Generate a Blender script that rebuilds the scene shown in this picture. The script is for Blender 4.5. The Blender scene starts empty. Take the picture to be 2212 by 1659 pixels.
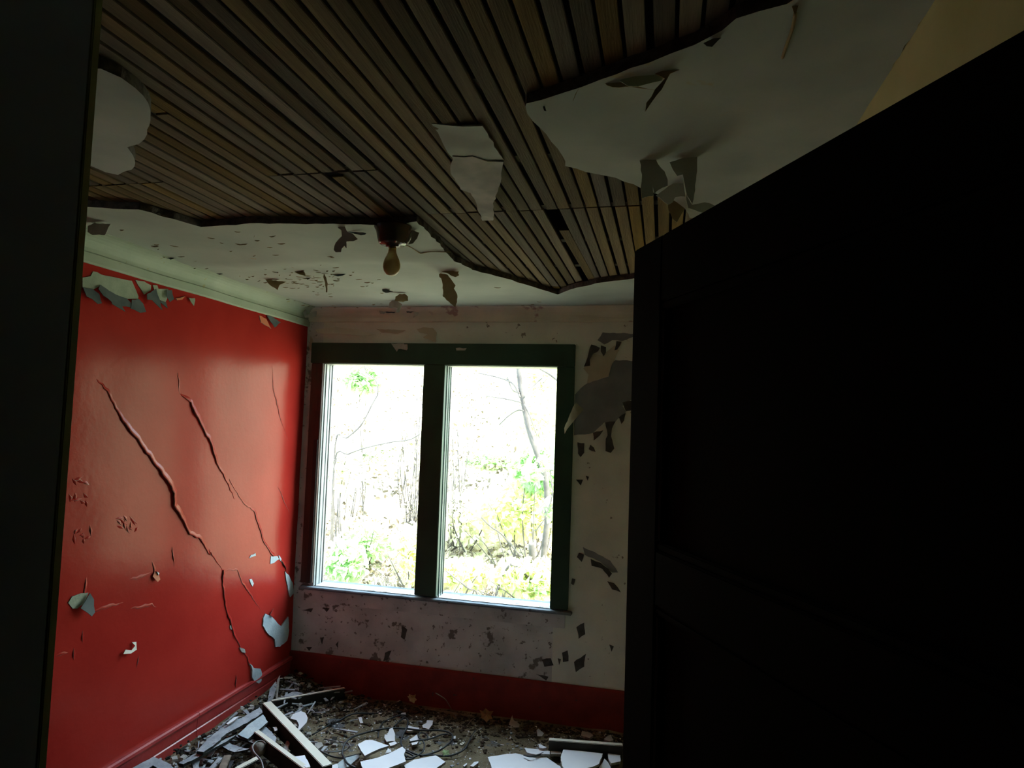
import bpy, bmesh, math, random
from mathutils import Vector, Matrix, noise
from mathutils.geometry import delaunay_2d_cdt

random.seed(7)
S = bpy.context.scene
COL = S.collection

# ---------------------------------------------------------------- camera, sky, sun, exposure
EYE = 1.70
yaw, pitch, roll, FPX = -0.22772, 0.060054, 0.034573, 1433.97
cy, sy, cp, sp = math.cos(yaw), math.sin(yaw), math.cos(pitch), math.sin(pitch)
FW = Vector((sy * cp, cy * cp, sp))
_r = Vector((cy, -sy, 0)); _u = _r.cross(FW)
RT = _r * math.cos(roll) + _u * math.sin(roll)
UP = -_r * math.sin(roll) + _u * math.cos(roll)
cd = bpy.data.cameras.new('camera'); cam = bpy.data.objects.new('camera', cd); COL.objects.link(cam)
m = Matrix((RT, UP, -FW)).transposed().to_4x4(); m.translation = Vector((0, 0, EYE))
cam.matrix_world = m
cd.sensor_width = 36.0; cd.lens = 36.0 * FPX / 2212.0; cd.clip_start = 0.02; cd.clip_end = 200
S.camera = cam

w = bpy.data.worlds.new('sky'); S.world = w; w.use_nodes = True
wn = w.node_tree; wb = wn.nodes['Background']
wb.inputs['Color'].default_value = (0.66, 0.85, 1.0, 1); wb.inputs['Strength'].default_value = 10.2
sl = bpy.data.lights.new('sun', 'SUN'); sun = bpy.data.objects.new('sun', sl); COL.objects.link(sun)
sl.energy = 21.0; sl.angle = 0.03; sl.color = (1.0, 0.93, 0.80)
sun.rotation_euler = Vector((0.75, -0.35, 0.85)).to_track_quat('Z', 'Y').to_euler()
S.view_settings.view_transform = 'Standard'; S.view_settings.look = 'None'
S.view_settings.exposure = 0.0; S.view_settings.gamma = 1.0
S.view_settings.use_curve_mapping = False
try:
    S.cycles.max_bounces = 8; S.cycles.diffuse_bounces = 6
except Exception: pass

# ---------------------------------------------------------------- room sizes (metres)
XL, XR, YB, H = -2.25, 0.40, 3.83, 2.39
LATHZ = H + 0.026

def ray(px, py):
    return FW + RT * ((px - 1106) / FPX) + UP * ((829.5 - py) / FPX)
def on_x(px, py, x): d = ray(px, py); return Vector((0, 0, EYE)) + d * (x / d.x)
def on_y(px, py, y): d = ray(px, py); return Vector((0, 0, EYE)) + d * (y / d.y)
def on_z(px, py, z): d = ray(px, py); return Vector((0, 0, EYE)) + d * ((z - EYE) / d.z)
def zm(ox, oy, s, pts): return [(ox + x / s, oy + y / s) for x, y in pts]   # survey notes taken on an enlarged crop

# ---------------------------------------------------------------- materials
def mat(name, c1, c2=None, rough=0.8, scale=8.0, bump=0.0, bscale=None, spec=0.5, detail=6, lo=0.35, hi=0.65,
        spots=None, objrand=0.0, stretch=None, translucent=0.0, metal=0.0, trans=0.0, rvar=0.0):
    M = bpy.data.materials.new(name); M.use_nodes = True
    nt = M.node_tree; N = nt.nodes; L = nt.links
    b = N['Principled BSDF']
    b.inputs['Roughness'].default_value = rough; b.inputs['Specular IOR Level'].default_value = spec
    b.inputs['Metallic'].default_value = metal
    b.inputs['Transmission Weight'].default_value = trans
    tc = N.new('ShaderNodeTexCoord'); mp = N.new('ShaderNodeMapping'); L.new(tc.outputs['Object'], mp.inputs['Vector'])
    if stretch: mp.inputs['Scale'].default_value = stretch
    vec = mp.outputs['Vector']
    nz = N.new('ShaderNodeTexNoise'); nz.inputs['Scale'].default_value = scale; nz.inputs['Detail'].default_value = detail
    L.new(vec, nz.inputs['Vector'])
    rp = N.new('ShaderNodeValToRGB'); rp.color_ramp.elements[0].position = lo; rp.color_ramp.elements[1].position = hi
    rp.color_ramp.elements[0].color = (*c1, 1); rp.color_ramp.elements[1].color = (*(c2 or c1), 1)
    L.new(nz.outputs['Fac'], rp.inputs['Fac'])
    col = rp.outputs['Color']
    if spots:                                   # (scale, threshold, colour)
        for (ss, th, sc) in spots:
            n2 = N.new('ShaderNodeTexNoise'); n2.inputs['Scale'].default_value = ss; n2.inputs['Detail'].default_value = 4
            n2.inputs['Roughness'].default_value = 0.6
            L.new(vec, n2.inputs['Vector'])
            r2 = N.new('ShaderNodeValToRGB'); r2.color_ramp.elements[0].position = th; r2.color_ramp.elements[1].position = th + 0.035
            L.new(n2.outputs['Fac'], r2.inputs['Fac'])
            mx = N.new('ShaderNodeMix'); mx.data_type = 'RGBA'
            L.new(r2.outputs['Color'], mx.inputs[0]); L.new(col, mx.inputs[6]); mx.inputs[7].default_value = (*sc, 1)
            col = mx.outputs[2]
    if objrand:
        oi = N.new('ShaderNodeObjectInfo'); hs = N.new('ShaderNodeHueSaturation')
        mr = N.new('ShaderNodeMapRange'); mr.inputs['To Min'].default_value = 1 - objrand; mr.inputs['To Max'].default_value = 1 + objrand
        L.new(oi.outputs['Random'], mr.inputs['Value']); L.new(mr.outputs['Result'], hs.inputs['Value'])
        ms = N.new('ShaderNodeMath'); ms.operation = 'MULTIPLY'; ms.inputs[1].default_value = 7.31
        fr = N.new('ShaderNodeMath'); fr.operation = 'FRACT'; L.new(oi.outputs['Random'], ms.inputs[0]); L.new(ms.outputs[0], fr.inputs[0])
        mr2 = N.new('ShaderNodeMapRange'); mr2.inputs['To Min'].default_value = 0.35; mr2.inputs['To Max'].default_value = 1.1
        L.new(fr.outputs[0], mr2.inputs['Value']); L.new(mr2.outputs['Result'], hs.inputs['Saturation'])
        L.new(col, hs.inputs['Color']); col = hs.outputs['Color']
    L.new(col, b.inputs['Base Color'])
    if rvar:
        n4 = N.new('ShaderNodeTexNoise'); n4.inputs['Scale'].default_value = 3.0; L.new(tc.outputs['Object'], n4.inputs['Vector'])
        mr = N.new('ShaderNodeMapRange'); mr.inputs['To Min'].default_value = rough - rvar; mr.inputs['To Max'].default_value = rough + rvar
        L.new(n4.outputs['Fac'], mr.inputs['Value']); L.new(mr.outputs['Result'], b.inputs['Roughness'])
    if bump:
        n3 = N.new('ShaderNodeTexNoise'); n3.inputs['Scale'].default_value = bscale or scale * 3; n3.inputs['Detail'].default_value = 6
        L.new(vec, n3.inputs['Vector'])
        bp = N.new('ShaderNodeBump'); bp.inputs['Strength'].default_value = bump; bp.inputs['Distance'].default_value = 0.01
        L.new(n3.outputs['Fac'], bp.inputs['Height']); L.new(bp.outputs['Normal'], b.inputs['Normal'])
    if translucent:
        tr = N.new('ShaderNodeBsdfTranslucent'); L.new(col, tr.inputs['Color'])
        ad = N.new('ShaderNodeMixShader'); ad.inputs[0].default_value = translucent
        L.new(b.outputs[0], ad.inputs[1]); L.new(tr.outputs[0], ad.inputs[2])
        L.new(ad.outputs[0], N['Material Output'].inputs['Surface'])
    return M

M = {}
M['red'] = mat('red_paint', (0.34, 0.022, 0.017), (0.41, 0.030, 0.022), rough=0.22, scale=2.5, bump=0.07, bscale=35, spec=0.11, rvar=0.03,
               spots=[(55, 0.755, (0.25, 0.05, 0.04))])
M['red'].node_tree.nodes['Principled BSDF'].inputs['Specular Tint'].default_value = (1.0, 0.78, 0.50, 1)
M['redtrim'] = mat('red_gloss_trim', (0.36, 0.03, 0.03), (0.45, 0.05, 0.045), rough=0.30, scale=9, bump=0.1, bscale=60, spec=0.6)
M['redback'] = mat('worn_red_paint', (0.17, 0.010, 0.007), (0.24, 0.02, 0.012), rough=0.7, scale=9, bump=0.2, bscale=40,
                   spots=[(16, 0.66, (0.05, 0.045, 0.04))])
M['ceil'] = mat('ceiling_plaster', (0.32, 0.37, 0.32), (0.40, 0.45, 0.39), rough=0.85, scale=3, bump=0.15, bscale=9, spec=0.2,
                spots=[(14, 0.70, (0.42, 0.36, 0.24))])
M['ceilnear'] = mat('stained_ceiling_plaster', (0.34, 0.39, 0.37), (0.45, 0.49, 0.46), rough=0.85, scale=4, bump=0.15, bscale=9, spec=0.2,
                spots=[(5, 0.66, (0.45, 0.39, 0.22))])
M['crown'] = mat('pale_green_cornice_paint', (0.33, 0.40, 0.29), (0.40, 0.46, 0.35), rough=0.6, scale=6, bump=0.1, bscale=30, spec=0.3,
                 spots=[(20, 0.66, (0.34, 0.34, 0.18))])
M['flake'] = mat('peeled_paint', (0.36, 0.36, 0.34), (0.48, 0.47, 0.44), rough=0.85, scale=20, spec=0.2)
M['flakebrown'] = mat('brown_paint_back', (0.30, 0.24, 0.13), (0.36, 0.29, 0.17), rough=0.85, scale=20, spec=0.2)
M['flakeblue'] = mat('blue_grey_plaster', (0.40, 0.50, 0.55), (0.55, 0.64, 0.66), rough=0.85, scale=14, bump=0.3, bscale=60, spec=0.2)
M['flakegreen'] = mat('pale_green_plaster', (0.30, 0.36, 0.27), (0.40, 0.46, 0.35), rough=0.85, scale=14, bump=0.3, bscale=60, spec=0.2)
M['flakeshade'] = mat('shade_dark_flake', (0.09, 0.12, 0.125), (0.14, 0.17, 0.17), rough=0.85, scale=14, spec=0.2)  # unlit side of hanging flaps and slits, its shade painted into the colour
M['backwall'] = mat('grey_wall_plaster', (0.44, 0.48, 0.49), (0.64, 0.68, 0.68), rough=0.85, scale=5, bump=0.3, bscale=30, spec=0.2,
                    spots=[(9, 0.615, (0.16, 0.155, 0.145)), (30, 0.62, (0.19, 0.185, 0.18))])
M['backclean'] = mat('grey_green_wall_paint', (0.58, 0.63, 0.57), (0.72, 0.77, 0.69), rough=0.85, scale=4, bump=0.25, bscale=30, spec=0.2,
                     spots=[(26, 0.68, (0.22, 0.21, 0.18))])
M['backtop'] = mat('cornice_grey_paint', (0.55, 0.60, 0.50), (0.68, 0.71, 0.60), rough=0.8, scale=5, bump=0.2, bscale=20, spec=0.2,
                   spots=[(6, 0.62, (0.36, 0.28, 0.26))])
M['backpeel'] = mat('blue_grey_undercoat', (0.17, 0.19, 0.20), (0.23, 0.25, 0.26), rough=0.85, scale=8, spec=0.2)
M['backdark'] = mat('dark_undercoat', (0.05, 0.052, 0.05), (0.085, 0.085, 0.08), rough=0.85, scale=30, spec=0.2)
M['backcream'] = mat('cream_peeling_paint', (0.42, 0.40, 0.30), (0.50, 0.47, 0.36), rough=0.8, scale=10, spec=0.2)
M['frame'] = mat('dark_green_frame_paint', (0.016, 0.050, 0.032), (0.026, 0.075, 0.045), rough=0.55, scale=5, bump=0.15, bscale=30, spec=0.4,
                 spots=[(30, 0.74, (0.15, 0.13, 0.10))])
M['brown'] = mat('stripped_brown_wood', (0.035, 0.018, 0.012), (0.08, 0.045, 0.033), rough=0.7, scale=3, bump=0.2, bscale=20, stretch=(6, 6, 0.6),
                 spots=[(5, 0.66, (0.05, 0.035, 0.03))])
M['black'] = mat('plain_black', (0.012, 0.012, 0.012), (0.02, 0.02, 0.018), rough=0.7)
M['white'] = mat('white_track_paint', (0.26, 0.29, 0.29), (0.34, 0.37, 0.36), rough=0.45, scale=10, bump=0.1,
                 spots=[(16, 0.66, (0.30, 0.30, 0.28))])
M['sill'] = mat('blue_white_sill_paint', (0.12, 0.15, 0.17), (0.19, 0.225, 0.25), rough=0.9, spec=0.1, scale=12, bump=0.1,
                spots=[(20, 0.64, (0.07, 0.075, 0.08))])
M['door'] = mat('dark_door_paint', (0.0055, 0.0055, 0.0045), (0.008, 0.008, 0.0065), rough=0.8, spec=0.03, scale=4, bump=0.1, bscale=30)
M['jamb'] = mat('dark_jamb_paint', (0.26, 0.33, 0.42), (0.32, 0.40, 0.50), rough=0.6, scale=5, bump=0.1)
M['jambedge'] = mat('olive_jamb_edge', (0.40, 0.42, 0.16), (0.46, 0.48, 0.2), rough=0.6, scale=5)
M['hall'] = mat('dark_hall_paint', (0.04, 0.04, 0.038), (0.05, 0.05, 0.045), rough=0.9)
M['tan'] = mat('tan_wall_plaster', (0.44, 0.40, 0.18), (0.52, 0.46, 0.24), rough=0.9, scale=4, bump=0.2, bscale=20, spec=0.2)
M['lath'] = mat('lath_wood', (0.095, 0.063, 0.016), (0.185, 0.122, 0.033), rough=0.85, scale=2.2, bump=0.3, bscale=20, objrand=0.42,
                stretch=(14, 0.9, 6), spec=0.2, spots=[(2.2, 0.66, (0.09, 0.075, 0.05))])
M['joist'] = mat('attic_wood', (0.035, 0.028, 0.018), (0.05, 0.04, 0.025), rough=0.9, scale=5)
M['dirt'] = mat('dirty_floor', (0.10, 0.085, 0.050), (0.26, 0.22, 0.145), rough=0.9, scale=7, bump=0.8, bscale=60, spec=0.2,
                spots=[(60, 0.67, (0.34, 0.32, 0.27)), (5, 0.62, (0.12, 0.13, 0.14))])
M['chunk'] = mat('white_painted_plaster', (0.78, 0.82, 0.88), (0.84, 0.87, 0.91), rough=0.7, scale=5, bump=0.05, spec=0.3)
M['chunkcore'] = mat('grey_plaster_core', (0.22, 0.21, 0.19), (0.40, 0.38, 0.34), rough=0.95, scale=40, bump=0.5)
M['corner'] = mat('shade_dark_plaster_edge', (0.05, 0.046, 0.038), (0.13, 0.12, 0.10), rough=0.95, scale=50, bump=0.5)  # broken ceiling edges: the shade on these unlit faces is put into the colour
M['greyboard'] = mat('weathered_grey_board', (0.26, 0.30, 0.34), (0.44, 0.48, 0.52), rough=0.8, scale=5, bump=0.3, bscale=20, stretch=(3, 3, 3),
                     spots=[(9, 0.62, (0.10, 0.10, 0.10))])
M['boneboard'] = mat('bone_painted_board', (0.74, 0.74, 0.62), (0.82, 0.81, 0.70), rough=0.6, scale=6, bump=0.1)
M['darkwood'] = mat('dark_board_side', (0.022, 0.022, 0.020), (0.045, 0.044, 0.038), rough=0.9, scale=9, spec=0.1)
M['cable'] = mat('black_cable', (0.015, 0.022, 0.026), (0.03, 0.04, 0.045), rough=0.5, scale=30)
M['wire'] = mat('grey_wire', (0.22, 0.24, 0.24), rough=0.5)
M['twig'] = mat('dry_twig', (0.16, 0.13, 0.10), (0.26, 0.22, 0.17), rough=0.9, scale=30)
M['dryleaf'] = mat('dry_brown_leaf', (0.22, 0.10, 0.04), (0.32, 0.16, 0.06), rough=0.8, scale=20)
M['lumpm'] = mat('grey_brown_lump', (0.14, 0.12, 0.10), (0.26, 0.24, 0.21), rough=0.95, scale=20, bump=0.5)
M['darklump'] = mat('dark_leaf_mould', (0.035, 0.028, 0.020), (0.085, 0.065, 0.045), rough=0.95, scale=30, spec=0.1)
M['socket'] = mat('dark_brown_lampholder', (0.030, 0.020, 0.010), (0.060, 0.030, 0.015), rough=0.25, scale=20)
M['screw'] = mat('steel_screw', (0.75, 0.75, 0.75), rough=0.25, metal=1.0)
M['brass'] = mat('brass_cap', (0.45, 0.34, 0.12), rough=0.35, metal=1.0)
M['bulb'] = mat('dusty_bulb_glass', (0.50, 0.40, 0.17), (0.62, 0.50, 0.24), rough=0.38, scale=30, trans=0.2)
# outdoors
M['hill'] = mat('leaf_litter_ground', (0.46, 0.42, 0.29), (0.72, 0.67, 0.50), rough=0.95, scale=2.2, bump=0.6, bscale=10, spec=0.1,
                spots=[(8, 0.62, (0.45, 0.50, 0.24))])
M['litter'] = mat('pale_dry_leaves', (0.62, 0.57, 0.43), (0.78, 0.74, 0.60), rough=0.8, scale=2, translucent=0.2, spec=0.2)
M['shadelitter'] = mat('dark_leaves_and_leaf_shade', (0.09, 0.075, 0.05), (0.20, 0.17, 0.12), rough=0.9, scale=2, spec=0.1)  # dead leaves coloured dark to stand in for small leaf shadows too
M['leafy'] = mat('yellow_green_leaves', (0.62, 0.70, 0.33), (0.78, 0.79, 0.44), rough=0.6, scale=1.5, translucent=0.4, spec=0.3)
M['leafg'] = mat('green_leaves', (0.36, 0.58, 0.28), (0.55, 0.72, 0.36), rough=0.6, scale=1.5, translucent=0.4, spec=0.3)
M['leafp'] = mat('pale_leaves', (0.66, 0.68, 0.46), (0.80, 0.78, 0.58), rough=0.6, scale=1.5, translucent=0.4, spec=0.3)
M['bark'] = mat('pale_grey_bark', (0.06, 0.054, 0.048), (0.105, 0.095, 0.082), rough=0.9, scale=12, bump=0.3)

# ---------------------------------------------------------------- object helpers
def link(name, me, parent=None, mats=(), kind=None, label=None, cat=None, group=None):
    o = bpy.data.objects.new(name, me); COL.objects.link(o)
    for q in mats: me.materials.append(M[q] if isinstance(q, str) else q)
    if parent is not None: o.parent = parent
    if kind: o['kind'] = kind
    if label: o['label'] = label
    if cat: o['category'] = cat
    if group: o['group'] = group
    return o

def from_bm(bm, name):
    me = bpy.data.meshes.new(name); bm.normal_update(); bm.to_mesh(me); bm.free(); return me

def empty(name, loc=(0, 0, 0), **k):
    o = bpy.data.objects.new(name, None); COL.objects.link(o); o.location = loc; o.empty_display_size = 0.05
    for a, v in k.items(): o[{'cat': 'category'}.get(a, a)] = v
    return o

def bm_box(bm, x0, x1, y0, y1, z0, z1, bev=0.0, mi=0):
    r = bmesh.ops.create_cube(bm, size=1.0)
    vs = r['verts']
    for v in vs:
        v.co = Vector((x0 + (v.co.x + .5) * (x1 - x0), y0 + (v.co.y + .5) * (y1 - y0), z0 + (v.co.z + .5) * (z1 - z0)))
    fs = {f for v in vs for f in v.link_faces}
    for f in fs: f.material_index = mi
    if bev:
        bmesh.ops.bevel(bm, geom=list({e for f in fs for e in f.edges}), offset=bev, segments=2, affect='EDGES')

def box(name, x0, x1, y0, y1, z0, z1, mt, parent=None, bev=0.0, **k):
    bm = bmesh.new(); bm_box(bm, x0, x1, y0, y1, z0, z1, bev)
    return link(name, from_bm(bm, name), parent, (mt,), **k)

def ragged(poly, amp=0.006, seg=0.03, seed=0):
    rnd = random.Random(seed * 31 + len(poly)); out = []
    n = len(poly)
    for i in range(n):
        a, b = poly[i], poly[(i + 1) % n]
        L = math.hypot(b[0] - a[0], b[1] - a[1]); k = max(1, int(L / seg))
        nx, ny = (-(b[1] - a[1]) / (L + 1e-9), (b[0] - a[0]) / (L + 1e-9))
        out.append(a)
        for j in range(1, k):
            t = j / k; q = rnd.uniform(-amp, amp)
            out.append((a[0] + (b[0] - a[0]) * t + nx * q, a[1] + (b[1] - a[1]) * t + ny * q))
    return out

def plate(name, poly, mapf, th, mats, parent=None, step=0.0, hf=None, smooth=True, **k):
    """a solid sheet over a 2-D outline: mapf(u, v, h) gives the point, h = 0 on the seen side, th behind it"""
    pts = [Vector(p) for p in poly]; n = len(pts)
    if step:
        x0, x1 = min(p.x for p in pts), max(p.x for p in pts); y0, y1 = min(p.y for p in pts), max(p.y for p in pts)
        a = x0 + step / 2; r = random.Random(3)
        while a < x1:
            b = y0 + step / 2
            while b < y1:
                pts.append(Vector((a + r.uniform(-.25, .25) * step, b + r.uniform(-.25, .25) * step))); b += step
            a += step
    vs, es, fs, *_ = delaunay_2d_cdt(pts, [(i, (i + 1) % n) for i in range(n)], [], 1, 1e-6)
    hf = hf or (lambda u, v: 0.0)
    V = [mapf(p.x, p.y, hf(p.x, p.y)) for p in vs]; nb = len(V)
    V += [mapf(p.x, p.y, hf(p.x, p.y) + th) for p in vs]
    cnt = {}
    for f in fs:
        for i in range(len(f)):
            a, b = f[i], f[(i + 1) % len(f)]; cnt[(a, b)] = 1
    F = [tuple(f) for f in fs]; mi = [0] * len(F)
    F += [tuple(i + nb for i in reversed(f)) for f in fs]; mi += [len(mats) - 1] * len(fs)
    for (a, b) in cnt:
        if (b, a) not in cnt:
            k0 = len(V); V += [V[b], V[a], V[a + nb], V[b + nb]]; F.append((k0, k0 + 1, k0 + 2, k0 + 3)); mi.append(len(mats) - 1)
    me = bpy.data.meshes.new(name); me.from_pydata([tuple(v) for v in V], [], F); me.update()
    bm = bmesh.new(); bm.from_mesh(me); bmesh.ops.recalc_face_normals(bm, faces=bm.faces[:]); bm.to_mesh(me); bm.free()
    o = link(name, me, parent, mats, **k)
    for i, p in enumerate(me.polygons):
        p.material_index = mi[i] if i < len(mi) else 0
        p.use_smooth = smooth and i < 2 * len(fs)
    return o

mapc = lambda u, v, h: Vector((u, v, H + h))                 # ceiling, seen from below
mapl = lambda u, v, h: Vector((XL - h, u, v))                # left wall, u = depth, v = height
mapb = lambda u, v, h: Vector((u, YB + h, v))                # back wall

def tube(name, pts, r, mt, parent=None, r2=None, seg=6, smooth=True, **k):
    me = tube_mesh(name, [pts], [r], [r2 if r2 is not None else r], seg)
    return link(name, me, parent, (mt,), **k)

def catmull(P, n=5):
    P = [Vector(p) for p in P]; out = []
    for i in range(len(P) - 1):
        a, b, c, d = P[max(i - 1, 0)], P[i], P[i + 1], P[min(i + 2, len(P) - 1)]
        for j in range(n):
            t = j / n
            out.append(0.5 * ((2 * b) + (c - a) * t + (2 * a - 5 * b + 4 * c - d) * t * t + (-a + 3 * b - 3 * c + d) * t ** 3))
    out.append(P[-1]); return out

def tube_mesh(name, paths, r1s, r2s, seg=6):
    V = []; F = []
    for P, ra, rb in zip(paths, r1s, r2s):
        P = catmull(P, 4) if len(P) > 2 else [Vector(p) for p in P]
        base = len(V); up = Vector((0.13, 0.21, 0.97))
        for i, p in enumerate(P):
            d = (P[min(i + 1, len(P) - 1)] - P[max(i - 1, 0)]).normalized()
            x = d.cross(up);
            if x.length < .1: x = d.cross(Vector((1, 0, 0)))
            x.normalize(); y = d.cross(x); rr = ra + (rb - ra) * i / max(1, len(P) - 1)
            for j in range(seg):
                a = 2 * math.pi * j / seg; V.append(tuple(p + (x * math.cos(a) + y * math.sin(a)) * rr))
        for i in range(len(P) - 1):
            for j in range(seg):
                k = (j + 1) % seg
                F.append((base + i * seg + j, base + i * seg + k, base + (i + 1) * seg + k, base + (i + 1) * seg + j))
        F.append(tuple(base + j for j in reversed(range(seg)))); e = base + (len(P) - 1) * seg; F.append(tuple(e + j for j in range(seg)))
    me = bpy.data.meshes.new(name); me.from_pydata(V, [], F); me.update()
    for p in me.polygons: p.use_smooth = len(p.vertices) == 4
    return me

def lathe(name, prof, mt, parent, seg=24, loc=(0, 0, 0)):
    V = []; F = []
    for r, z in prof:
        for j in range(seg):
            a = 2 * math.pi * j / seg; V.append((loc[0] + r * math.cos(a), loc[1] + r * math.sin(a), loc[2] + z))
    for i in range(len(prof) - 1):
        for j in range(seg):
            k = (j + 1) % seg; F.append((i * seg + j, i * seg + k, (i + 1) * seg + k, (i + 1) * seg + j))
    me = bpy.data.meshes.new(name); me.from_pydata(V, [], F); me.update()
    bm = bmesh.new(); bm.from_mesh(me); bmesh.ops.remove_doubles(bm, verts=bm.verts[:], dist=1e-5)
    bmesh.ops.recalc_face_normals(bm, faces=bm.faces[:]); bm.to_mesh(me); bm.free()
    for p in me.polygons: p.use_smooth = True
    return link(name, me, parent, (mt,))

def nz(x, y, s=1.0, o=0.0): return noise.noise(Vector((x * s + o, y * s - o, o * 1.7)))

# ================================================================ STRUCTURE
# ---- floor
def floor_h(x, y):
    d = x - XL
    heap = 0.085 * math.exp(-(d / 0.26) ** 2) + 0.02 * math.exp(-((YB - y) / 0.3) ** 2)
    return max(0.0, heap + 0.010 * nz(x, y, 5) + 0.006 * nz(x, y, 17, 3) + 0.006) * (1 if d > 0.0 else 0)
fl = plate('floor', [(XL - .1, 0.515), (XR + .1, 0.515), (XR + .1, YB + .1), (XL - .1, YB + .1)],
           lambda u, v, h: Vector((u, v, -h)), 0.06, ('dirt',), step=0.045, hf=lambda u, v: -floor_h(u, v), kind='structure')
hallfl = box('floor', XL - .1, 1.6, -1.6, 0.515, -0.06, 0.0, 'hall', kind='structure')

# ---- left wall
def lw_h(u, v):
    b = 0.006 * nz(u, v, 1.6) + 0.0025 * nz(u, v, 5, 4)
    b += 0.016 * math.exp(-((u - 3.45) / .12) ** 2 - ((v - .28) / .12) ** 2)
    return -b - 0.004
wl = plate('wall_left', [(0.515, -.02), (YB + .12, -.02), (YB + .12, H + .02), (0.515, H + .02)], mapl, 0.10, ('red',), step=0.06, hf=lw_h, kind='structure')

def wl2(pts): return [(p.y, p.z) for p in (on_x(x, y, XL) for x, y in pts)]

# raised lips of cracked plaster: the far side of each crack has lifted off the wall
def crack(path, hmax, wid, prof=None, parent=None, side=1, name='raised_plaster'):
    P = wl2(path)
    # refine + jitter
    Q = []
    for i in range(len(P) - 1):
        a, b = Vector(P[i]), Vector(P[i + 1]); k = max(2, int((b - a).length / 0.018)); n = Vector((-(b - a).y, (b - a).x)).normalized()
        for j in range(k): Q.append(a.lerp(b, j / k) + n * random.uniform(-.0045, .0045) * (0 if j == 0 else 1))
    Q.append(Vector(P[-1])); N = len(Q); V = []; F = []; mi = []
    for i, q in enumerate(Q):
        t = i / (N - 1); d = (Q[min(i + 1, N - 1)] - Q[max(i - 1, 0)]).normalized(); n = Vector((-d.y, d.x)) * side
        s = (prof(t) if prof else math.sin(math.pi * min(1, max(0, t)) ** .8)) * (1 + .55 * nz(t * 9, hmax * 50, 1.3))
        s = max(s, .05); hh = hmax * s; ww = wid * (0.5 + .5 * s)
        u, v = q.x, q.y
        def P3(off, h): a = q + n * off; return tuple(mapl(a.x, a.y, lw_h(a.x, a.y) - h))
        V += [P3(0.003 * s, -.003), P3(-0.004 * s, hh * .85), P3(-0.003 * s, hh), P3(ww * .35, hh * .55), P3(ww, -.002)]
    for i in range(N - 1):
        for j in range(4):
            a = i * 5 + j; F.append((a, a + 1, a + 6, a + 5)); mi.append(1 if j < 2 else 0)
    me = bpy.data.meshes.new(name); me.from_pydata(V, [], F); me.update()
    o = link(name, me, parent, ('red', 'chunkcore'))
    for i, p in enumerate(me.polygons): p.material_index = mi[i]; p.use_smooth = mi[i] == 0
    return o
z6 = lambda p: zm(100, 750, 3.687, p)
z7 = lambda p: zm(90, 1150, 3.687, p)
c1 = z6([(390, 255), (480, 350), (530, 450), (580, 550), (640, 640), (700, 710), (770, 810), (830, 890), (880, 960), (930, 1040), (975, 1100),
         (1000, 1160), (1000, 1260), (1050, 1330), (1100, 1430), (1130, 1490), (1220, 1530), (1260, 1600), (1300, 1655)]) + \
     z7([(1330, 150), (1400, 250), (1440, 310)])
crack(c1, 0.010, 0.028, parent=wl)
crack(z7([(1445, 300), (1435, 420), (1460, 600), (1500, 720), (1520, 810), (1570, 910), (1610, 980), (1640, 1060)]), 0.007, 0.02, prof=lambda t: 1 - .6 * t, parent=wl)
crack(z6([(1060, 375), (1140, 440), (1165, 520), (1220, 620), (1250, 680), (1290, 750), (1330, 870), (1355, 940), (1400, 1010), (1440, 1090), (1490, 1210)]),
      0.012, 0.030, prof=lambda t: min(1, t * 7) * (1 - t) ** .7, parent=wl)
crack(z6([(1450, 1050), (1500, 1140), (1530, 1190), (1590, 1260), (1650, 1300), (1690, 1420), (1720, 1530), (1760, 1600), (1800, 1655)]) + z7([(1840, 190)]),
      0.005, 0.018, prof=lambda t: .3 + .7 * t, parent=wl)
crack(z6([(1795, 150), (1805, 320), (1850, 520), (1900, 680), (1925, 750)]), 0.0025, 0.010, parent=wl)
crack(z6([(1840, 1100), (1880, 1200), (1930, 1320)]), 0.0025, 0.010, parent=wl)
crack(z6([(1040, 200), (1050, 300), (1055, 370)]), 0.0025, 0.010, parent=wl)
crack(z7([(1450, 303), (1560, 298), (1600, 410), (1690, 540), (1760, 640)]), 0.003, 0.012, parent=wl)
crack(z7([(1030, 110), (1040, 200), (1045, 270)]), 0.004, 0.010, parent=wl)
crack(z7([(1535, 1130), (1530, 1240)]), 0.005, 0.012, parent=wl)
crack(z7([(1895, 200), (1930, 270), (1950, 330)]), 0.010, 0.02, parent=wl)
for p in ([(345, 360), (330, 500), (350, 560)], [(690, 380), (780, 350), (860, 320)], [(250, 920), (250, 1020)], [(770, 980), (750, 1080)], [(320, 780), (320, 880)],
          [(870, 230), (890, 290), (880, 350)], [(380, 640), (500, 600), (640, 560)], [(700, 610), (870, 570), (910, 600)], [(100, 990), (200, 960)]):
    crack(z7(p), 0.003, 0.012, parent=wl)
for (cx, cyy, n) in ((245, 1215, 7), (640, 1410, 12), (250, 1065, 4), (290, 1500, 8)):          # blistered clusters in the paint
    for i in range(n):
        a = random.uniform(0, math.pi); x = cx + random.uniform(-70, 80); y = cyy + random.uniform(-45, 45); L = random.uniform(18, 45)
        crack(z6([(x - L * math.cos(a), y - L * math.sin(a)), (x + L * math.cos(a), y + L * math.sin(a))]), 0.0035, 0.010, parent=wl, side=random.choice((-1, 1)))

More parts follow.
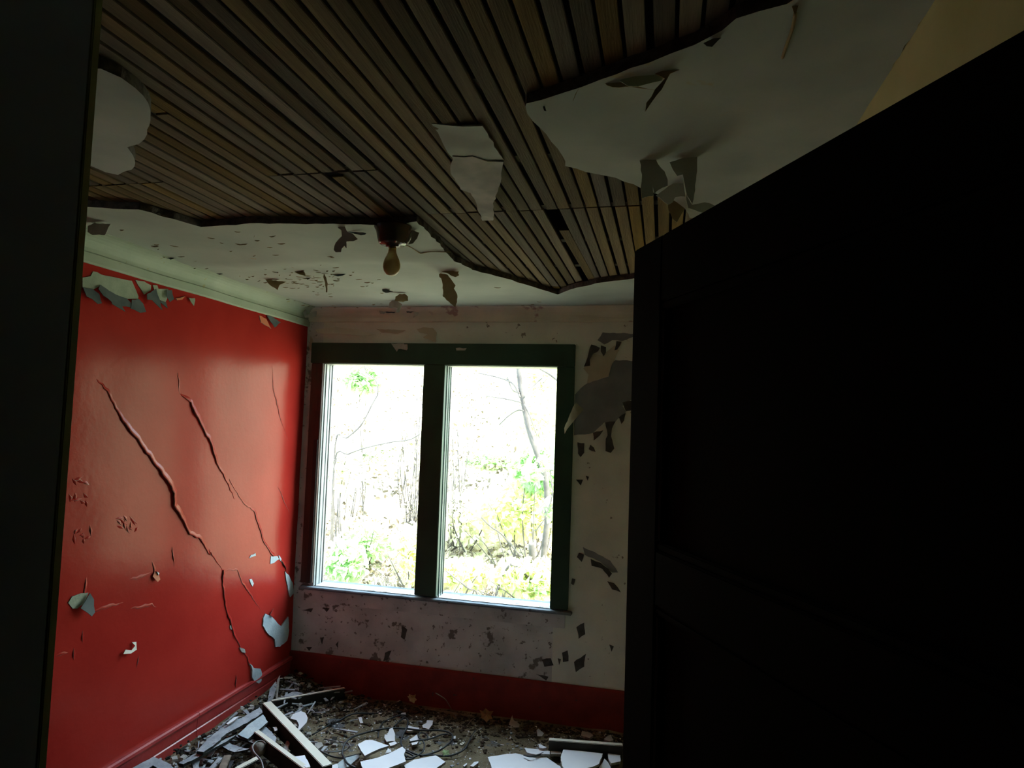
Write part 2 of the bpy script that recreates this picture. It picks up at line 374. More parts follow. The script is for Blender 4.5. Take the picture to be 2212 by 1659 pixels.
def wpatch(pts, mt, proud=0.003, core='chunkcore', name='exposed_plaster', lift=None, parent=None, label=None, mp=None, two=None, amp=.003):
    P = ragged(two or wl2(pts), amp, 0.02, len(two or pts))
    uc = sum(p[0] for p in P) / len(P); vc = sum(p[1] for p in P) / len(P)
    base = lw_h if mp is None else (lambda u, v: 0.0)
    vt = max(p[1] for p in P)
    def hf(u, v):
        h = base(u, v) - proud
        if lift: h -= lift * max(0.0, (vt - v)) ** 1.3 / max(1e-3, (vt - min(p[1] for p in P))) ** .3
        return h
    th = 0.002 if lift else proud
    return plate(name, P, mp or mapl, th, (mt, core) if core else (mt,), parent if parent is not None else wl, step=0.02, hf=hf, label=label)

z4a = lambda p: zm(160, 540, 7.373, p)
wpatch(z4a([(110, 600), (110, 440), (240, 420), (280, 340), (340, 350), (480, 410), (600, 430), (780, 470), (900, 490), (960, 620), (1010, 740), (1000, 785),
            (830, 780), (560, 690), (370, 580), (250, 640)]), 'flakegreen')
for q in ([(100, 590), (250, 620), (350, 700), (340, 850), (270, 860), (200, 780), (120, 740)],
          [(330, 620), (380, 555), (460, 610), (540, 680), (530, 780), (490, 830), (380, 730)],
          [(540, 660), (640, 720), (660, 860), (700, 985), (600, 920), (510, 860), (520, 800)],
          [(650, 720), (800, 770), (870, 860), (840, 920), (760, 900), (660, 900)],
          [(880, 790), (1000, 780), (1060, 860), (1060, 990), (950, 1000), (810, 930), (850, 870)]):
    wpatch(z4a(q), 'flakeshade', 0.008, None, 'paint_flake', lift=0.35)
wpatch(z4a([(960, 480), (1100, 500), (1210, 560), (1210, 640), (1100, 710), (1060, 640)]), 'flakegreen')
wpatch(z4a([(1100, 700), (1210, 650), (1280, 620), (1290, 800), (1260, 960), (1150, 800), (1070, 790)]), 'flakeshade', 0.008, None, 'paint_flake', lift=0.4)
wpatch(z4a([(1240, 560), (1310, 560), (1330, 620), (1480, 620), (1500, 700), (1440, 830), (1380, 820), (1280, 740)]), 'flakegreen')
wpatch(z4a([(1440, 640), (1530, 640), (1530, 780), (1440, 830), (1420, 740)]), 'flakeshade', 0.008, None, 'paint_flake', lift=0.3)
wpatch(z4a([(1330, 820), (1440, 830), (1430, 930), (1380, 870)]), 'flakeshade', 0.006, None, 'paint_flake', lift=0.4)
wpatch(z4a([(1800, 760), (1900, 765), (1900, 800), (1850, 890), (1820, 830)]), 'flakegreen', 0.006, None, 'paint_flake', lift=0.3)
M['orange'] = mat('orange_undercoat', (0.55, 0.15, 0.06), (0.62, 0.2, 0.09), rough=0.7)
wpatch(z4a([(1600, 770), (1680, 760), (1750, 735), (1700, 790), (1620, 800)]), 'orange', 0.005)
wpatch(zm(160, 420, 3.687, [(1465, 965), (1520, 990), (1560, 1070), (1480, 1020)]), 'orange', 0.004)
wpatch(zm(160, 420, 3.687, [(1520, 965), (1565, 975), (1625, 1020), (1560, 1060)]), 'flakeshade', 0.008, None, 'paint_flake', lift=0.3)
# peeled spots lower on the wall
wpatch(z7([(200, 560), (230, 510), (300, 485), (360, 480), (330, 560), (270, 605), (235, 605)]), 'flakegreen')
wpatch(z7([(360, 480), (385, 530), (372, 630), (340, 662), (310, 630), (270, 600), (320, 540)]), 'flakeshade', 0.010, None, 'paint_flake', lift=0.25)
wpatch(z7([(885, 312), (910, 318), (918, 372), (895, 392), (865, 350)]), 'orange', 0.005, lift=0.2, name='paint_flake')
wpatch(z7([(895, 310), (912, 322), (905, 340)]), 'chunk', 0.012)
wpatch(z7([(622, 965), (645, 930), (690, 935), (722, 900), (700, 872), (735, 870), (728, 930), (680, 960)]), 'boneboard', 0.008, lift=.2, name='paint_flake')
wpatch(z7([(1650, 205), (1665, 180), (1700, 165), (1703, 185), (1675, 195)]), 'flakeblue')
wpatch(z7([(1650, 375), (1668, 370), (1685, 405), (1675, 432)]), 'flakeblue')
wpatch(z7([(1820, 190), (1870, 188), (1885, 212), (1845, 242), (1816, 252)]), 'flakeblue')
wpatch(z7([(1880, 180), (1905, 215), (1915, 250), (1890, 220)]), 'flakeblue')
wpatch(z7([(1930, 310), (1960, 340), (1990, 400), (2000, 480), (1970, 515), (1952, 450), (1938, 380)]), 'flakeblue', 0.006)
wpatch(z7([(1770, 645), (1812, 662), (1860, 720), (1892, 745), (1950, 670), (1955, 780), (1940, 860), (1880, 910), (1845, 912), (1838, 850), (1780, 800), (1745, 740), (1752, 680)]), 'flakeblue', 0.007)
wpatch(z7([(1795, 655), (1826, 605), (1822, 665)]), 'red', 0.012, lift=.2, name='paint_flake')
wpatch(z7([(1625, 1040), (1650, 1075), (1700, 1080), (1720, 1120), (1722, 1180), (1700, 1200), (1660, 1180), (1640, 1150), (1640, 1090)]), 'flakeblue', 0.010)
wpatch(z7([(1560, 915), (1600, 930), (1605, 960), (1575, 950)]), 'chunkcore', 0.006)
wpatch(z7([(1490, 740), (1505, 740), (1503, 775), (1492, 765)]), 'chunkcore', 0.004)

# ---- cornice along the left wall and along the back wall
def profile_run(name, prof, axis, a0, a1, mt, parent=None, n=1, **k):
    """prof: (out, z) pairs; axis 'y' runs along the left wall, 'x' along the back wall"""
    V = []; F = []; K = len(prof)
    for i in range(n + 1):
        t = a0 + (a1 - a0) * i / n
        for o_, z_ in prof:
            jx = 0.0025 * nz(t, z_, 3.0)
            V.append((XL + o_ + jx, t, z_ + jx) if axis == 'y' else (t, YB - o_ - jx, z_ + jx))
    for i in range(n):
        for j in range(K):
            b = (j + 1) % K; F.append((i * K + j, i * K + b, (i + 1) * K + b, (i + 1) * K + j))
    F.append(tuple(range(K))); F.append(tuple(n * K + j for j in reversed(range(K))))
    me = bpy.data.meshes.new(name); me.from_pydata(V, [], F); me.update()
    bm = bmesh.new(); bm.from_mesh(me); bmesh.ops.recalc_face_normals(bm, faces=bm.faces[:]); bm.to_mesh(me); bm.free()
    return link(name, me, parent, (mt,), **k)
cz = EYE + 0.577
crn = [(-.02, cz)] + [(0.012, cz), (0.018, cz + .006), (0.020, cz + .040), (0.014, cz + .046)]
cov = [(0.014 + 0.075 * (1 - math.cos(t * math.pi / 2)), cz + .046 + (H - cz - .046) * math.sin(t * math.pi / 2)) for t in [i / 7 for i in range(1, 8)]]
profile_run('trim_1', crn + cov + [(0.089, H + .02), (-.02, H + .02)], 'y', 0.515, YB, 'crown', n=40, kind='structure')
bz = EYE + 0.613
crb = [(-.02, bz - .006), (0.010, bz - .006), (0.014, bz)]
cob = [(0.014 + 0.060 * (1 - math.cos(t * math.pi / 2)), bz + (H - bz) * math.sin(t * math.pi / 2)) for t in [i / 7 for i in range(1, 8)]]
profile_run('trim_2', crb + cob + [(0.074, H + .02), (-.02, H + .02)], 'x', XL, XR, 'backtop', n=30, kind='structure')

# ---- baseboards
bt = 0.215
prb = [(-.02, -.01), (0.018, -.01), (0.018, 0.130), (0.013, 0.134), (0.013, 0.139), (0.017, 0.143), (0.017, bt - .032), (0.024, bt - .026), (0.030, bt - .016),
       (0.028, bt - .004), (0.018, bt), (-.02, bt)]
jy = on_x(425, 1590, XL + .018).y
bl = profile_run('baseboard_left', prb, 'y', jy + .0015, YB, 'redtrim', n=26, kind='structure')
profile_run('board', prb, 'y', 0.515, jy - .0015, 'redtrim', n=26, parent=bl)
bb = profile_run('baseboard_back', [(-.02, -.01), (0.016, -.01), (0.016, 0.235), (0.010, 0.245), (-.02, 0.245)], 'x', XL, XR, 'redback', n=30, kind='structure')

# ---- back wall with the double window opening
WX0, WXM0, WXM1, WX1 = -2.112, -1.438, -1.302, -0.617
WZ0, WZ1 = EYE - 1.030, EYE + 0.343
DEP = 0.12
bm = bmesh.new()
for (x0, x1, z0, z1, mi_) in ((XL - .1, WX0 - .02, 0, H + .2, 0), (WX0 - .02, WX1 + .02, 0, WZ0 - .02, 0), (WX0 - .02, WX1 + .02, WZ1 + .01, H + .2, 1), (WX1 + .02, XR + .1, 0, H + .2, 1)):
    bm_box(bm, x0, x1, YB, YB + DEP, z0, z1, 0, mi_)
wb_ = link('wall_back', from_bm(bm, 'wall_back'), None, ('backwall', 'backclean'), kind='structure')
win = empty('window_1', (0, YB, 0), kind='structure')
def wbox(name, x0, x1, y0, y1, z0, z1, mt, bev=0.002, parent=None, **k):
    o = box(name, x0, x1, y0 - (YB if parent is None else YB), y1 - YB, z0, z1, mt, parent or win, bev, **k); return o
ct = WZ1 + 0.002
wbox('head_casing', -2.20, -0.514, YB - .024, YB, ct - .002, EYE + .473, 'frame', .003)
wbox('left_casing', -2.195, WX0 - .004, YB - .018, YB, WZ0, ct - .003, 'brown', .003)
wbox('left_shade_strip', -2.150, -2.122, YB - .024, YB - .018, WZ0, EYE - .14, 'black', .002)  # black board added to draw the dark shade strip beside the casing
wbox('mullion', WXM0, WXM1, YB - .022, YB + DEP, WZ0 - .01, ct - .003, 'frame', .003)
wbox('right_casing', WX1, -0.514, YB - .022, YB, WZ0 - .012, ct - .003, 'frame', .003)
wbox('right_jamb', WX1, WX1 + .02, YB, YB + DEP, WZ0 - .02, ct - .003, 'frame', 0)
wbox('stool', -2.19, -0.490, YB - .040, YB + .02, WZ0 - .036, WZ0 - .020, 'sill', .004)
wbox('outer_sill', WX0 - .02, WX1 + .02, YB + .021, YB + DEP + .06, WZ0 - .05, WZ0 - .024, 'sill', .004)
wbox('apron', -2.17, -0.53, YB - .012, YB, WZ0 - .118, WZ0 - .037, 'backwall', .003)
for (xa, xb) in ((WX0, WXM0), (WXM1, WX1)):
    L_ = xa - .0005
    wbox('side_jamb', L_ - .018, L_, YB, YB + DEP, WZ0 - .02, ct, 'white', .001)
    wbox('sash_track', L_, L_ + .006, YB + .020, YB + .027, WZ0 - .02, ct, 'white', .001)
    wbox('sash_track', L_, L_ + .004, YB + .066, YB + .072, WZ0 - .02, ct, 'white', .001)
    wbox('sash_track', L_, L_ + .003, YB + .096, YB + .106, WZ0 - .02, ct, 'black', .001)
    wbox('head_jamb', xa, xb, YB + .0, YB + DEP, ct - .006, ct + .012, 'white', .001)
# loose bits on the head casing
for q in ([(845, 742), (872, 742), (880, 757), (862, 752), (858, 760)], [(858, 742), (880, 744), (881, 755), (858, 754)], [(985, 752), (1008, 752), (1005, 757), (986, 757)]):
    wpatch(None, 'flake', 0.0, None, 'paint_flake', lift=0.1, parent=wb_, two=[(p.x, p.z) for p in (on_y(x, y, YB - .026) for x, y in q)],
           mp=lambda u, v, h: Vector((u, YB - .027 + h, v)))

# ---- peeling paint on the back wall
def bw2(pts, y=YB): return [(p.x, p.z) for p in (on_y(x, y_, y) for x, y_ in pts)]
zb = lambda p: zm(1240, 690, 5.35, p)
zc = lambda p: zm(1200, 650, 2.37, p)
def bpatch(pts, mt, proud=0.0015, lift=None, name='exposed_plaster'):
    return wpatch(None, mt, proud, None, name, lift=lift, parent=wb_, two=bw2(pts), mp=mapb)
bpatch(zb([(150, 740), (400, 660), (440, 500), (480, 470), (700, 480), (700, 900), (560, 1000), (600, 1070), (480, 1180), (350, 1190), (220, 1310), (130, 1330), (0, 1340), (10, 870), (120, 760)]), 'backpeel')
bpatch(zb([(270, 240), (330, 150), (700, 165), (690, 200), (560, 250), (440, 240), (350, 290)]), 'backpeel')
bpatch(zb([(200, 390), (320, 420), (470, 300), (520, 360), (440, 520), (400, 650), (300, 690), (150, 745), (170, 640), (110, 570)]), 'backcream', 0.004, 0.03, 'paint_flake')
for q in ([(200, 290), (300, 330), (280, 370), (220, 400), (185, 470), (190, 540), (120, 550), (160, 440), (180, 340)], [(310, 300), (370, 320), (370, 380), (345, 430), (310, 370)],
          [(490, 250), (550, 260), (500, 350), (470, 360)], [(360, 1190), (480, 1180), (440, 1260), (430, 1350), (470, 1490), (430, 1540), (370, 1520), (370, 1380), (390, 1340)],
          [(520, 1130), (600, 1080), (580, 1170), (550, 1210)], [(220, 1310), (340, 1280), (300, 1340), (230, 1400)], [(40, 1420), (120, 1430), (120, 1540), (80, 1590), (50, 1550)],
          [(190, 1450), (230, 1480), (250, 1530), (170, 1500)], [(560, 960), (680, 940), (680, 1050), (600, 1060)]):
    bpatch(zb(q), 'backdark', 0.004, 0.18, 'paint_flake')
for q in ([(120, 1290), (145, 1300), (135, 1335), (110, 1310)], [(180, 1320), (230, 1340), (270, 1370), (290, 1395), (275, 1415), (240, 1370), (185, 1355)],
          [(265, 1435), (300, 1445), (335, 1490), (290, 1475)], [(105, 915), (140, 915), (130, 945)], [(155, 895), (172, 900), (165, 920)], [(85, 1420), (102, 1425), (92, 1455), (80, 1445)]):
    bpatch(zc(q), 'backdark', 0.003, 0.12, 'paint_flake')
bpatch(zc([(140, 1260), (200, 1285), (280, 1330), (320, 1390), (290, 1390), (230, 1335), (150, 1300)]), 'backpeel')
for q in ([(1170, 1425), (1190, 1422), (1196, 1437), (1176, 1440)], [(1214, 1410), (1226, 1405), (1228, 1428), (1216, 1430)], [(1205, 1422), (1212, 1424), (1208, 1437)],
          [(1245, 1355), (1262, 1345), (1264, 1370), (1250, 1380)], [(1240, 1430), (1266, 1412), (1262, 1440), (1244, 1452)], [(1316, 1392), (1326, 1396), (1321, 1408)],
          [(832, 1410), (846, 1405), (838, 1425), (828, 1428)], [(868, 1352), (880, 1360), (874, 1382), (866, 1376)], [(1158, 1456), (1185, 1462), (1180, 1470)],
          [(697, 1312), (712, 1314), (706, 1322)], [(652, 1318), (676, 1314), (672, 1322)], [(725, 1392), (731, 1385), (730, 1400)], [(692, 1378), (700, 1376), (696, 1392)], [(662, 1398), (674, 1398), (668, 1406)]):
    bpatch(q, 'backdark', 0.0015)
# cream strip of paint curling off beside the window
wpatch(None, 'backcream', 0.0, None, 'paint_flake', parent=wb_, two=[(p.x, p.z) for p in (on_y(x, y, YB - .06) for x, y in
       zm(640, 420, 2.91, [(1760, 1310), (1805, 1350), (1765, 1400), (1725, 1450), (1690, 1505), (1688, 1470), (1715, 1400), (1740, 1335)]))],
       mp=lambda u, v, h: Vector((u, YB - .06 + h + (u + .5) * .4 , v)), label='cream strip curling away from the wall')
# lifted edges under the cornice, left half
zt = lambda p: zm(640, 420, 2.91, p)
for i, q in enumerate(([(120, 850), (250, 835), (400, 850), (440, 870), (500, 880), (420, 890), (300, 880), (140, 875)], [(500, 845), (600, 850), (690, 855), (640, 875), (540, 870)],
          [(760, 850), (800, 835), (860, 840), (885, 870), (880, 930), (800, 900), (830, 880), (780, 870)], [(90, 890), (105, 910), (100, 990), (85, 960)])):
    bpatch(zt(q), 'backcream' if i else 'backtop', 0.004, 0.10, 'paint_flake')

# ---- right wall, front wall with doorway, hall, lid
box('wall_right', XR, XR + .1, 0.515, YB + .12, 0, H + .2, 'tan', kind='structure')
JX0, JX1, DH = -0.54, 0.362, 2.13
bm = bmesh.new()
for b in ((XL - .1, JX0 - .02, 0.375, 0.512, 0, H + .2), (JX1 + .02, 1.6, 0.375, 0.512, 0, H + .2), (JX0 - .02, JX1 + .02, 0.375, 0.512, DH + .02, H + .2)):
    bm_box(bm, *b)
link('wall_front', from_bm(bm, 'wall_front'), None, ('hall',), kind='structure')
fr = empty('trim_3', (0, 0.44, 0), kind='structure')
def fbox(name, x0, x1, y0, y1, z0, z1, mt, bev=.002): return box(name, x0, x1, y0 - .44, y1 - .44, z0, z1, mt, fr, bev)
fbox('left_jamb', JX0 - .02, JX0, 0.365, 0.5045, 0, DH, 'jamb')
fbox('left_edge_strip', JX0 - .02, JX0 + .0005, 0.505, 0.514, 0, DH, 'jambedge', .001)
fbox('right_jamb', JX1, JX1 + .02, 0.375, 0.512, 0, DH, 'jamb')
fbox('head_jamb', JX0 - .02, JX1 + .02, 0.375, 0.512, DH, DH + .02, 'jamb')
fbox('left_hall_casing', JX0 - .11, JX0 - .012, 0.355, 0.374, 0, DH + .1, 'jamb')
fbox('right_hall_casing', JX1 + .012, JX1 + .11, 0.355, 0.374, 0, DH + .1, 'jamb')
bm = bmesh.new()
bm_box(bm, XL - .1, XL, -1.6, 0.375, 0, H + .2); bm_box(bm, 1.5, 1.6, -1.6, 0.375, 0, H + .2); bm_box(bm, XL - .1, 1.6, -1.7, -1.6, 0, H + .2)
link('wall_hall', from_bm(bm, 'wall_hall'), None, ('hall',), kind='structure')
box('ceiling', XL - .1, 1.6, -1.7, 0.375, H + .0, H + .04, 'hall', kind='structure')

# ---- open panelled door
hx, hy = 0.335, 0.470
free = on_z(1370, 541, EYE + .33)
dvec = Vector((free.x - hx, free.y - hy, 0)); DW = dvec.length
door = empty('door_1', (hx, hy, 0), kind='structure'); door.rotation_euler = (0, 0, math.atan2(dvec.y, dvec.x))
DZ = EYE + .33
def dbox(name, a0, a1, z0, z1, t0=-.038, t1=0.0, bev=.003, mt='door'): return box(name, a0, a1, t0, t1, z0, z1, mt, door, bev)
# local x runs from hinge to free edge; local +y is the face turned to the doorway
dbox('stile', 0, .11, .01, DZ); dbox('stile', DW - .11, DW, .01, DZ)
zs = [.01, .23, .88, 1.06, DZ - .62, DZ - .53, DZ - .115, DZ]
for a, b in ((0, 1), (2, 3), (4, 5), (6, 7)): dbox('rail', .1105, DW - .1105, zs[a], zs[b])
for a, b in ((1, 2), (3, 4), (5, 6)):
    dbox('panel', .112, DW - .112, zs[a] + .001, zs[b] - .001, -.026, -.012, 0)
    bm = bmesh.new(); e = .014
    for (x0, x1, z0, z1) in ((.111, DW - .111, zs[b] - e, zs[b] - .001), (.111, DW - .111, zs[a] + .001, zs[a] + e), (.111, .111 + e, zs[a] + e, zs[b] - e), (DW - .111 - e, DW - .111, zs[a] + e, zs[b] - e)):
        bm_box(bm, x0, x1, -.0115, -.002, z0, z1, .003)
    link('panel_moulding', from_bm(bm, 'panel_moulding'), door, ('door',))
for z in (.25, 1.05, DZ - .2):
    bm = bmesh.new(); bmesh.ops.create_cone(bm, cap_ends=True, segments=10, radius1=.006, radius2=.006, depth=.09, matrix=Matrix.Translation((-.007, .004, z)))
    link('hinge', from_bm(bm, 'hinge'), door, ('black',))

# ================================================================ CEILING
ce = empty('ceiling', (0, 0, 0), kind='structure')
def cz2(pts, z=H): return [(p.x, p.y) for p in (on_z(x, y, z) for x, y in pts)]
def ch(u, v): return 0.006 * nz(u, v, 2.2, 2) + 0.003 * nz(u, v, 6, 5) - 0.012 * math.exp(-((v - 2.62) / .10) ** 2) * (1 if u < -.4 else 0)
far = cz2([(150, 425), (193, 437), (300, 452), (375, 472), (435, 491), (490, 487), (560, 482), (700, 484), (800, 486), (870, 484), (900, 478), (915, 490), (960, 540), (1020, 583), (1110, 607), (1160, 622), (1205, 635),
           (1245, 620), (1300, 610), (1380, 600), (1480, 596)])
fr_ = [(XL - .02, far[0][1] - .03)] + far + [(XR, far[-1][1]), (XR, YB - .07), (XL + .089, YB - .07), (XL + .089, far[0][1] - .0)]
fr_ = [(XL + .085, far[1][1] - .01)] + far[2:] + [(XR, far[-1][1] + .02), (XR, YB + .0), (XL + .085, YB + .0)]
plate('plaster_sheet', ragged(fr_, .006, .03, 1), mapc, 0.025, ('ceil', 'corner'), ce, step=0.05, hf=lambda u, v: min(ch(u, v), 0.006))
lf = cz2([(217, 148), (262, 168), (292, 190), (320, 222), (325, 238), (318, 290), (300, 311), (275, 318), (287, 335), (292, 352), (285, 366), (255, 378), (228, 372), (205, 362), (180, 352)])
lp = [(XL + .085, lf[0][1] - .25)] + [(lf[0][0] - .3, lf[0][1] - .12)] + lf + [(XL + .085, lf[-1][1] + .08)]
plate('plaster_sheet', ragged(lf + [(lf[-1][0] - .25, lf[-1][1] + .06), (lf[0][0] - .45, lf[0][1] - .05)], .004, .03, 2), mapc, 0.025, ('ceilnear', 'corner'), ce, step=0.08)
rt = cz2([(1720, -6), (1700, 8), (1640, 25), (1590, 42), (1560, 68), (1500, 100), (1450, 118), (1400, 138), (1330, 162), (1300, 172), (1255, 190), (1200, 208), (1137, 226), (1135, 232), (1150, 262), (1180, 290), (1205, 320), (1215, 335), (1221, 357),
          (1290, 375), (1330, 383), (1385, 405), (1440, 420), (1480, 432), (1490, 450), (1530, 462), (1590, 440), (1700, 400)])
rp_ = rt + [(XR + .0, rt[-1][1] + .05), (XR + .0, 0.515), (rt[0][0] + .05, 0.515)]
def rh(u, v):
    e = rt[22]; d = math.hypot(u - rt[24][0], v - rt[24][1])
    return ch(u, v) - 0.020 * math.exp(-(d / .16) ** 2) * (1 + nz(u, v, 12))
plate('plaster_sheet', ragged(rp_, .004, .03, 3), mapc, 0.025, ('ceilnear', 'corner'), ce, step=0.035, hf=rh)

# hanging flaps (vertical-ish pieces of paint and plaster facing the doorway)
def flap(pts, y, mt, curl=0.3, tilt=0.0, th=.0015, label=None, parent=None, name='paint_flake', amp=.002):
    P = [(p.x, p.z) for p in (on_y(a, b, y) for a, b in pts)]
    zt_ = max(p[1] for p in P); zl = min(p[1] for p in P)
    mp = lambda u, v, h: Vector((u, y + h - curl * (zt_ - v) ** 2 / max(.01, zt_ - zl) + tilt * (zt_ - v), v))
    return plate(name, ragged(P, amp, .012, len(P)), mp, th, (mt,), parent or ce, step=.015, label=label)
def yc(px, py, z=H): return on_z(px, py, z).y
zf = lambda p: zm(700, 460, 6.144, p)
flap(zf([(180, 195), (270, 170), (300, 240), (330, 260), (385, 275), (455, 352), (400, 380), (305, 385), (315, 480), (285, 445), (250, 490), (250, 535), (180, 535), (150, 500), (165, 400), (240, 310), (230, 230)]), yc(735, 490) - .0, 'flake', .15)
flap(zf([(300, 245), (420, 250), (560, 270), (545, 290), (490, 298), (400, 275)]), yc(770, 500), 'flakeshade', .1)
flap(zf([(1525, 815), (1545, 800), (1640, 820), (1700, 900), (1750, 965), (1730, 1010), (1780, 1090), (1790, 1200), (1780, 1275), (1740, 1240), (1680, 1190), (1595, 1120), (1580, 960), (1555, 870), (1530, 850)]), yc(960, 590), 'flakebrown', .25)
flap(zf([(1550, 770), (1700, 765), (1790, 775), (1780, 800), (1795, 830), (1750, 855), (1690, 835), (1640, 800)]), yc(965, 585), 'flakebrown', .2)
flap(zf([(940, 1170), (950, 1110), (1000, 1075), (1070, 1072), (1115, 1110), (1122, 1170), (1020, 1182)]), yc(865, 634), 'flakebrown', .2)
flap(zf([(860, 1260), (870, 1190), (930, 1150), (990, 1180), (1040, 1210), (1010, 1330), (960, 1325), (985, 1270), (930, 1250), (900, 1270)]), yc(860, 650), 'flake', .2)
flap(zf([(770, 1005), (830, 1010), (930, 1050), (880, 1050), (820, 1062), (775, 1040)]), yc(830, 626), 'flakeshade', .1)
flap(zf([(110, 820), (200, 800), (300, 805), (250, 830), (180, 842)]), yc(735, 593), 'flakeshade', .1)
flap(zf([(0, 800), (30, 860), (55, 940), (66, 1065), (50, 1060), (20, 930), (-10, 850)]), yc(702, 592), 'flakebrown', .2)
flap(zf([(1110, 240), (1165, 225), (1262, 262), (1240, 340), (1190, 415), (1130, 430), (1160, 350), (1165, 270)]), yc(890, 498), 'flake', .2)
flap(zf([(1090, 260), (1160, 240), (1165, 300), (1140, 380), (1110, 410), (1085, 380)]), yc(887, 498) + .012, 'crown', .2)
flap(zf([(730, 1300), (820, 1310), (800, 1345), (750, 1340)]), YB - .085, 'flake', .3)
flap(zf([(1190, 1310), (1260, 1320), (1240, 1360), (1190, 1395), (1200, 1345)]), YB - .085, 'flake', .3)
flap(zf([(1390, 1305), (1440, 1320), (1440, 1360), (1400, 1330)]), YB - .085, 'flake', .3)
zg = lambda p: zm(160, 420, 3.687, p)
flap(zg([(1740, 890), (1840, 880), (1860, 960), (1935, 930), (1940, 980), (1860, 988), (1830, 950), (1720, 960), (1760, 920)]), YB - .09, 'flake', .3)
flap(zg([(1520, 675), (1590, 685), (1690, 695), (1640, 720), (1630, 765), (1560, 720)]), yc(582, 605), 'flakebrown', .2)
flap(zg([(700, 495), (760, 502), (820, 508), (770, 520)]), yc(360, 556), 'flakeshade', .1)
flap(zg([(1145, 552), (1220, 565), (1180, 575)]), yc(480, 572), 'flakebrown', .1)
flap(zg([(1280, 572), (1330, 568), (1365, 580), (1310, 583)]), yc(520, 575), 'flakeshade', .1)
flap(zg([(1125, 628), (1185, 632), (1160, 640)]), yc(470, 591), 'flakeshade', .1)
flap(zg([(1840, 660), (1890, 662), (1860, 680)]), yc(665, 600), 'flakeshade', .1)
flap(zg([(1740, 600), (1830, 610), (1850, 650), (1800, 640), (1760, 620)]), yc(647, 585), 'flakebrown', .2)
flap(zg([(110, 250), (160, 225), (290, 235), (270, 270), (250, 325), (150, 325), (110, 300)]), yc(212, 482), 'flake', .05)
flap(zg([(1300, 750), (1345, 772), (1320, 765)]), yc(518, 625), 'flakeshade', .1)
flap(zg([(1370, 790), (1445, 800), (1400, 808)]), yc(540, 635), 'flakeshade', .1)
flap(zf([(1090, 1305), (1215, 1305), (1150, 1328), (1100, 1325)]), YB - .085, 'flakeshade', .1)
flap(zf([(810, 1310), (950, 1312), (930, 1330), (830, 1328)]), YB - .085, 'flakeshade', .1)

# small splits and curls, too many to pick apart
V = []; F = []
def curl(px, py, L, d, ang):
    p = on_z(px, py, H - .006); dx, dy = math.cos(ang), math.sin(ang) ; k = len(V); n = 5
    for i in range(n + 1):
        t = i / n; s = math.sin(math.pi * t); q = p + Vector((dx * (t - .5) * L, dy * (t - .5) * L, 0))
        V.append((q.x, q.y, q.z + .001)); V.append((q.x - dy * s * d * .5, q.y + dx * s * d * .2, q.z - s * d))
    for i in range(n): F.append((k + 2 * i, k + 2 * i + 1, k + 2 * i + 3, k + 2 * i + 2))
rr = random.Random(11)
for (cx, cyy, sx, sy_, n) in ((640, 600, 110, 30, 60), (420, 560, 180, 50, 26), (540, 530, 200, 35, 16), (720, 610, 90, 40, 34), (780, 660, 120, 12, 12), (1100, 640, 150, 20, 8), (570, 655, 70, 15, 14), (300, 480, 100, 25, 8)):
    for i in range(n):
        px, py = cx + rr.gauss(0, sx * .6), cyy + rr.gauss(0, sy_ * .6)
        if py < 495 + max(0, (px - 900)) * .45 or py > 672 or px < 200 or py > 560 + (px - 200) * .26 - 8: continue
        curl(px, py, rr.uniform(.008, .038), rr.uniform(.001, .0045), rr.gauss(0, .45))
me = bpy.data.meshes.new('paint_curls'); me.from_pydata(V, [], F); me.update()
link('paint_curls', me, ce, ('flakebrown',), kind='stuff')
# crack running from the lamp to the plaster edge
cr = [on_z(x, y, H - .008) for x, y in zf([(1060, 420), (1140, 450), (1250, 520), (1290, 535), (1400, 515), (1550, 515), (1680, 522)])]
tube('ceiling_crack_edge', cr, .0022, 'flakebrown', ce, seg=4)
tube('split_plaster_edge', [on_z(x, y, H - .006) for x, y in ((1718, 28), (1712, 60), (1700, 95), (1690, 125))], .003, 'flakebrown', ce, seg=4)

# big torn piece in the middle of the hole and torn pieces at the right sheet
zh = lambda p: zm(800, 0, 2.765, p)
def slab(pts, z0, slope, mt, label=None, th=.004, curl=0.0, amp=.003):
    P = cz2(zh(pts), z0); yt = min(p[1] for p in P)
    return plate('torn_plaster', ragged(P, amp, .02, len(P)), lambda u, v, h: Vector((u, v, z0 - slope * (v - yt) + .012 * nz(u, v, 9) + h)), th, (mt, 'chunkcore'), ce, step=.02, label=label)
slab([(365, 752), (500, 755), (670, 748), (700, 790), (760, 890), (800, 968), (700, 960), (610, 925), (560, 932), (490, 930), (420, 830)], LATHZ - .006, 0.02, 'ceilnear', 'torn plaster still stuck to the laths')
slab([(490, 930), (560, 938), (610, 930), (700, 960), (795, 972), (775, 1080), (740, 1170), (735, 1270), (670, 1272), (640, 1200), (600, 1130), (540, 1110), (480, 1010)], LATHZ - .012, 0.06, 'flake', 'grey strip sagging from the laths')
yk = yc(1420, 415)
flap(zm(1300, 300, 7.373, [(600, 340), (700, 270), (840, 290), (900, 400), (1000, 510), (1050, 640), (1050, 740), (880, 820), (840, 870), (810, 740), (830, 900), (640, 940), (620, 760), (640, 560)]), yc(1392, 346), 'ceilnear', .1, tilt=.12)
flap(zm(1300, 300, 7.373, [(1080, 370), (1300, 300), (1520, 280), (1520, 500), (1490, 800), (1440, 1030), (1360, 900), (1290, 560), (1200, 580), (1130, 480)]), yc(1478, 341), 'ceilnear', .1, tilt=.12)
